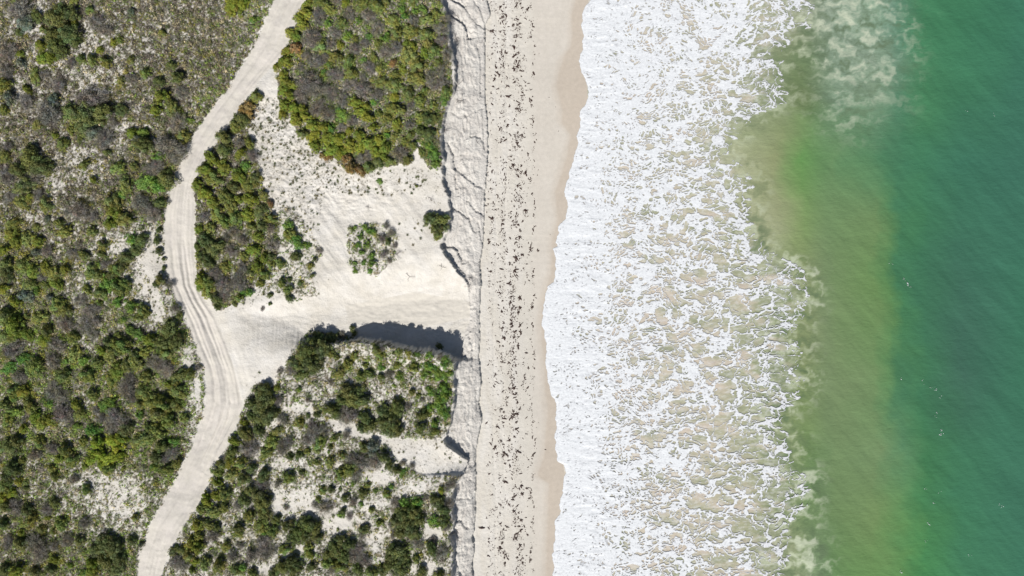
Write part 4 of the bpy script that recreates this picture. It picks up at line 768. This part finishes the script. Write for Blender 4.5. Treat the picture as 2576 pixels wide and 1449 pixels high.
def scatter(P, n, dmin, keepf=None):
    xs = [p[0] for p in P]; ys = [p[1] for p in P]; out = []; tries = 0
    while len(out) < n and tries < n*40:
        tries += 1; a_ = rng.uniform(min(xs), max(xs)); c_ = rng.uniform(min(ys), max(ys))
        if not inpoly(np.array([a_]), np.array([c_]), P)[0]: continue
        if keepf and not keepf(a_, c_): continue
        if any((q[0]-a_)**2+(q[1]-c_)**2 < dmin*dmin for q in tp[-900:]): continue
        tp.append((a_, c_)); out.append((a_, c_))
    return out
clump = lambda a, c: float(fbm(np.array([a/14]), np.array([c/14]), 151, 3)[0]) + rng.uniform(-0.3, 0.45) > 0
scatter(P_TUS, 560, 4.4, clump)
scatter([(645,225),(700,250),(712,330),(790,380),(850,440),(830,480),(740,420),(690,420),(655,400),(628,330)], 160, 4.0)
scatter([(335,560),(412,560),(412,640),(440,790),(380,770),(320,700)], 70, 6)
scatter(P_T, 46, 8); scatter([(1080,1090),(1135,1085),(1135,1140),(1090,1125)], 22, 5)
scatter([(610,980),(660,930),(720,925),(700,960),(640,1000)], 10, 8)
scatter([(560,785),(700,745),(800,740),(790,700),(740,700),(620,745)], 26, 7)
scatter([(870,690),(960,690),(1000,560),(1060,520),(1070,600),(1000,660)], 26, 8)
# along the top-left verge of the track
for yy in np.arange(60, 330, 5.5): tp.append((float(yint(ROAD_L, yy))-rng.uniform(1, 9), yy+rng.uniform(-2, 2)))
for yy in np.arange(1150, 1400, 8): tp.append((float(yint(ROAD_L, yy))-rng.uniform(-3, 8), yy+rng.uniform(-2, 2)))
tp = [(a, c, rng.uniform(1.9, 4.6)) for a, c in tp]; tp.sort(key=lambda q: -q[2])
print('tussocks', len(tp))
def sreg(a, c):
    if c < 340 and a < 620: return 'on the verge left of the upper track'
    if a < 480: return ('on the sand left of the bend' if c < 1000 else 'on the left verge of the lower track')
    if c < 300: return 'on sand between track and upper thicket, top'
    if c < 345 and a < 800: return 'on sand left of the upper thicket, high up'
    if c < 400: return 'on sand left of the upper thicket, lower down'
    if c < 450 and a < 800: return 'in the middle of the tussock slope'
    if c < 500 and a < 800: return 'at the lower left of the tussock slope'
    if c < 470: return 'on sand under the upper thicket'
    if c < 520: return 'along the small sand ledge under the thicket'
    if c < 720 and a < 860: return 'on sand right of the narrow thicket'
    if c < 720: return 'on sand around the lone plant patch'
    if c < 830: return 'on the sand where the cut opens'
    if c < 1050: return 'on the sand bank right of the junction'
    return 'on the pale sand tongue'
tgr = {}
for q in tp[:296]: tgr.setdefault((('large' if q[2] > 3.9 else 'smaller'), sreg(q[0], q[1])), []).append(q)
for (sz, rg_), L_ in tgr.items():
    L_.sort(key=lambda q: (q[1], q[0])); n = len(L_)
    for i, (a, c, r_) in enumerate(L_):
        x_, y_ = map(float, g2w(a, c, ZD)); o = bpy.data.objects.new('grass_tussock', TUFTS[RNG.integers(5)]); COL.objects.link(o)
        o.location = (x_, y_, ground_z(x_, y_)-0.02); o.rotation_euler = (0, 0, RNG.uniform(0, 6.28)); s_ = r_/K*1.25; o.scale = (s_, s_, s_*0.9)
        o.color = (*(lin([(96, 102, 58), (84, 92, 52), (112, 104, 66)][RNG.integers(3)])*RNG.uniform(0.8, 1.15)), 1)
        if n == 1: t_ = f"{sz} grass tussock {rg_}"
        elif n <= 20: t_ = f"{'topmost' if i == 0 else 'lowest' if i == n-1 else ORD[i+1]+' down'} of {CARD[n]} {sz} grass tussocks {rg_}"
        else: t_ = f"{sz} dark grass tussock {rg_}"
        tag(o, t_, 'grass tussock', f"{sz} grass tussocks {rg_}")
rest = tp[296:]
# the countless smaller tufts
a_ = np.array([q[0] for q in rest]+[]); c_ = np.array([q[1] for q in rest]); r_ = np.array([q[2] for q in rest])
m0 = 26000; ax = rng.uniform(-70, -9, m0); ay = rng.uniform(-45, 42, m0); agx, agy = w2g(ax, ay, ZD)
okk = inpoly(agx, agy, P_TUS) | inpoly(agx, agy, [(1040,430),(1110,430),(1118,520),(1060,500)]) | inpoly(agx, agy, [(560,790),(800,735),(830,700),(740,690),(620,745)]) | inpoly(agx, agy, P_T)*(rng.uniform(0, 1, m0) < 0.5)
okk &= (fbm(ax/1.6, ay/1.6, 161, 3) + rng.uniform(-0.35, 0.40, m0) > 0)
ax, ay = ax[okk], ay[okk]; wx_, wy_ = g2w(a_, c_, ZD)
ax = np.concatenate([ax, wx_]); ay = np.concatenate([ay, wy_]); ar = np.concatenate([rng.uniform(0.07, 0.21, okk.sum()), r_/K])
cc = np.array([lin((100, 104, 66)), lin((134, 124, 100)), lin((90, 88, 62))])[rng.integers(0, 3, len(ax))]
clusters(ax, ay, ar, cc, 9, 'small_grass_tufts', 'scattered small grass tufts dotting the open sand slope', 'small grass tufts', 0.6, 0.40, 0.3, 9, 0.2)

# ------------------------------------------------------------------ dead branches on the scarp
BR = [twig_mesh('fallen_branch', 500+i, 7, 0.22, 0.016, (0.14, 0.12, 0.115), 5, 1.0) for i in range(4)]
for m_ in BR: m_.materials.append(M_wood)
brs = [(1130,45,26,'at the top of the cliff face'),(1152,40,20,'beside the dark notch at the cliff top'),(1144,92,22,'hanging over the upper cliff face'),(1196,64,8,'alone midway down the upper cliff face'),(1150,165,24,'below the cliff edge of the upper thicket'),(1148,215,26,'where the upper thicket overhangs most'),(1160,250,22,'on the slope under the thicket corner'),(1118,325,22,'at the lower corner of the upper thicket'),(1200,355,12,'in the hollow at the cliff foot'),(1185,700,16,'at the end of the ridge above the cut'),(1178,722,16,'at the foot of the ridge above the cut'),(1112,672,14,'on the ridge crest above the cut'),(1030,695,18,'on the bright slope above the cut'),(1140,990,14,'on the cliff edge below the cut'),(1000,640,18,'beside the lone plant patch'),(1085,500,14,'near the cliff edge bush'),(1135,1140,10,'at the tip of the sand tongue'),(1150,1215,16,'under the small shaded step'),(1140,1290,14,'at the lowest part of the cliff'),(930,524,12,'on open sand above the lone plant patch')]
for i, (a, c, r_, where) in enumerate(brs):
    x_, y_ = map(float, g2w(a, c, 4.0)); o = bpy.data.objects.new('fallen_branch', BR[i % 4]); COL.objects.link(o)
    o.location = (x_, y_, ground_z(x_, y_)+0.02); o.rotation_euler = (0, RNG.uniform(0.0, 0.35), RNG.uniform(0, 6.28)); s_ = r_/K; o.scale = (s_, s_, s_)
    tag(o, f"tangle of dead branches {where}", 'dead branch', 'dead branches along the cliff')

# ------------------------------------------------------------------ seaweed on the beach
def weed_mesh(name, seed):
    rng = np.random.default_rng(seed); n = 26; rings = 4; V = [(0, 0, 0.16)]; F = []
    ph = rng.uniform(0, 6.28, 6); am = rng.uniform(0.1, 0.42, 6)
    out = np.array([1+sum(am[j]*math.sin((j+1)*2*math.pi*i/n+ph[j]) for j in range(6))*0.9+rng.normal(0, 0.16) for i in range(n)]); out = np.clip(out, 0.22, 2.2)
    for k in range(1, rings+1):
        for i in range(n):
            t_ = 2*math.pi*i/n; r_ = out[i]*k/rings*0.6; V.append((r_*math.cos(t_), r_*math.sin(t_)*0.85, (0.16*(1-(k/rings)**2)+rng.uniform(-0.03, 0.04)) if k < rings else -0.05))
    for i in range(n): F.append((0, 1+i, 1+(i+1) % n, 1+(i+1) % n))
    quads = []
    for k in range(rings-1):
        for i in range(n): a, b_ = 1+k*n+i, 1+k*n+(i+1) % n; quads.append((a, a+n, b_+n, b_))
    me = bpy.data.meshes.new(name); me.from_pydata([tuple(map(float, v_)) for v_ in V], [], [f[:3] for f in F]+quads); me.update(); me.materials.append(M_weed)
    return me
WEED = [weed_mesh('seaweed_clump', 600+i) for i in range(9)]
rng = np.random.default_rng(99)
wp = [(1213,3,5),]
big = tile(2,0,[(115,70),(10,190),(10,350),(15,420),(15,520),(20,620),(35,1080),(45,1100),(45,1280),(100,1310),(10,1250),(70,1250),(120,1160),(160,200),(35,270)]) + tile(2,1,[(70,40),(100,140),(60,290),(60,340),(30,380),(195,440),(25,490),(20,600),(60,800),(60,870),(150,870),(45,910),(60,1010),(65,1060),(45,1160),(45,1180),(105,1215),(125,1330),(95,1400),(170,780),(80,220),(75,470)]) + tile(2,2,[(30,70),(60,190),(25,230),(30,290),(30,340),(10,30),(40,510),(70,770),(75,830),(50,1080),(65,1110),(70,1030),(30,1170),(60,1220),(15,960),(160,540),(15,850),(110,790)]) + tile(1,0,[(1820,550),(1780,240),(1900,650),(1900,950),(1910,730),(1840,60),(1925,1180),(1915,800),(1890,400),(1810,510),(1800,600),(1920,1270)]) + tile(1,1,[(1915,540),(1910,690),(1770,600),(1850,580),(1920,830),(1870,1100),(1780,200),(1925,1000),(1760,380)]) + tile(1,2,[(1850,430),(1805,480),(1880,530),(1895,540),(1880,260),(1850,190),(1855,1200),(1840,1240),(1885,1290),(1875,1360),(1895,1080),(1880,740),(1820,320),(1915,620),(1700,1080)])
for a, c in big: wp.append((a, c, rng.uniform(2.8, 5.2)))
while len(wp) < 330:
    c = rng.uniform(0, 1449); ctr = 1297 + 8*math.sin(c/190); u_ = rng.uniform(); wv = 4*math.sin(c/31.0)+3*math.sin(c/12.3+1); a = rng.normal(ctr+wv, 6) if u_ < 0.50 else rng.normal(1266+wv, 5) if u_ < 0.66 else rng.normal(1324+2*wv, 4) if u_ < 0.76 else rng.uniform(1222, 1300)
    if a < float(yint(TOE, c))+3 or a > float(yint(WL, c))-22: continue
    wp.append((a, c, float(rng.uniform(1.1, 2.6) if rng.uniform() < 0.8 else rng.uniform(2.2, 3.6))))
wp.sort(key=lambda q: -q[2])
wg = {}
for q in wp[:298]:
    band = 'near the cliff foot' if q[0] < 1255 else 'inland of the weed line' if q[0] < 1288 else 'in the weed line' if q[0] < 1308 else 'seaward of the weed line'
    yb = min(11, int(q[1]//121))
    part = ['by the top notch', 'by the upper thicket', 'by the overhang', 'by the thicket corner', 'by the edge bush', 'by the lone patch', 'above the cut', 'opposite the cut', 'below the cut', 'above the sand tongue', 'below the sand tongue', 'at the bottom end'][yb]
    wg.setdefault(('large' if q[2] > 2.7 else 'small', band, part), []).append(q)
for (sz, band, part), L_ in wg.items():
    L_.sort(key=lambda q: (q[1], q[0])); n = len(L_)
    for i, (a, c, r_) in enumerate(L_):
        x_, y_ = map(float, g2w(a, c, 1.2)); o = bpy.data.objects.new('seaweed_clump', WEED[RNG.integers(9)]); COL.objects.link(o)
        o.location = (x_, y_, ground_z(x_, y_)+0.01); o.rotation_euler = (0, 0, RNG.uniform(0, 6.28)); s_ = r_/K*1.7; o.scale = (s_*RNG.uniform(0.6, 1.0), s_*RNG.uniform(0.9, 1.6), s_)
        t_ = (f"{sz} seaweed clump {band}, {part}" if n == 1 else f"{'topmost' if i == 0 else 'lowest' if i == n-1 else ORD[i+1]} of {CARD[n]} {sz} seaweed clumps {band}, {part}")
        tag(o, ' '.join(t_.split()[:16]), 'seaweed clump', 'seaweed clumps washed up along the beach')
# crumbs of weed too many to count
m0 = 11000; c = rng.uniform(-60, 1510, m0); ctr = 1297+8*np.sin(c/190)
wv = 4*np.sin(c/31.0)+3*np.sin(c/12.3+1); u_ = rng.uniform(0, 1, m0)
a = np.where(u_ < 0.36, rng.normal(ctr+wv, 7, m0), np.where(u_ < 0.5, rng.normal(1266+wv, 3.5, m0), np.where(u_ < 0.58, rng.normal(1324+2*wv, 2.5, m0), np.where(u_ < 0.68, rng.normal(1340-wv, 2, m0), 1222+rng.gamma(2.0, 20, m0)))))
cl = fbm(a/22, c/22, 171, 3)+rng.uniform(-0.35, 0.25, m0); k_ = (cl > 0) & (a > yint(TOE, c)+2) & (a < yint(WL, c)-18)
a, c = a[k_], c[k_]; x_, y_ = g2w(a, c, 1.2); n = len(a); s_ = np.minimum(rng.lognormal(-2.5, 0.5, n), 0.26)
th = rng.uniform(0, 6.28, n); V = []; m = 7; zz = hz(x_, y_)
ang = np.arange(m)*2*math.pi/m; rr = s_[:, None]*rng.uniform(0.4, 1.5, (n, m)); rx = rr*np.cos(ang)*1.5; ry = rr*np.sin(ang)*0.65
vx = x_[:, None]+rx*np.cos(th)[:, None]-ry*np.sin(th)[:, None]; vy = y_[:, None]+rx*np.sin(th)[:, None]+ry*np.cos(th)[:, None]
ring = np.stack([vx, vy, np.repeat(zz[:, None]-0.01, m, 1)], -1); top = np.stack([x_, y_, zz+0.05+0.2*s_], -1)[:, None]
Vc = np.concatenate([top, ring], 1).reshape(-1, 3); base = (np.arange(n)*(m+1))[:, None, None]
Fc = np.stack([np.zeros(m, int), 1+np.arange(m), 1+(np.arange(m)+1) % m], -1)[None]+base
me = mesh_np('seaweed_crumbs', Vc, Fc.reshape(-1, 3), None, True)
tag(link('seaweed_crumbs', me, M_weed), 'tiny dark seaweed scraps strewn along the dry beach', 'seaweed scraps', kind='stuff')
print('all done')
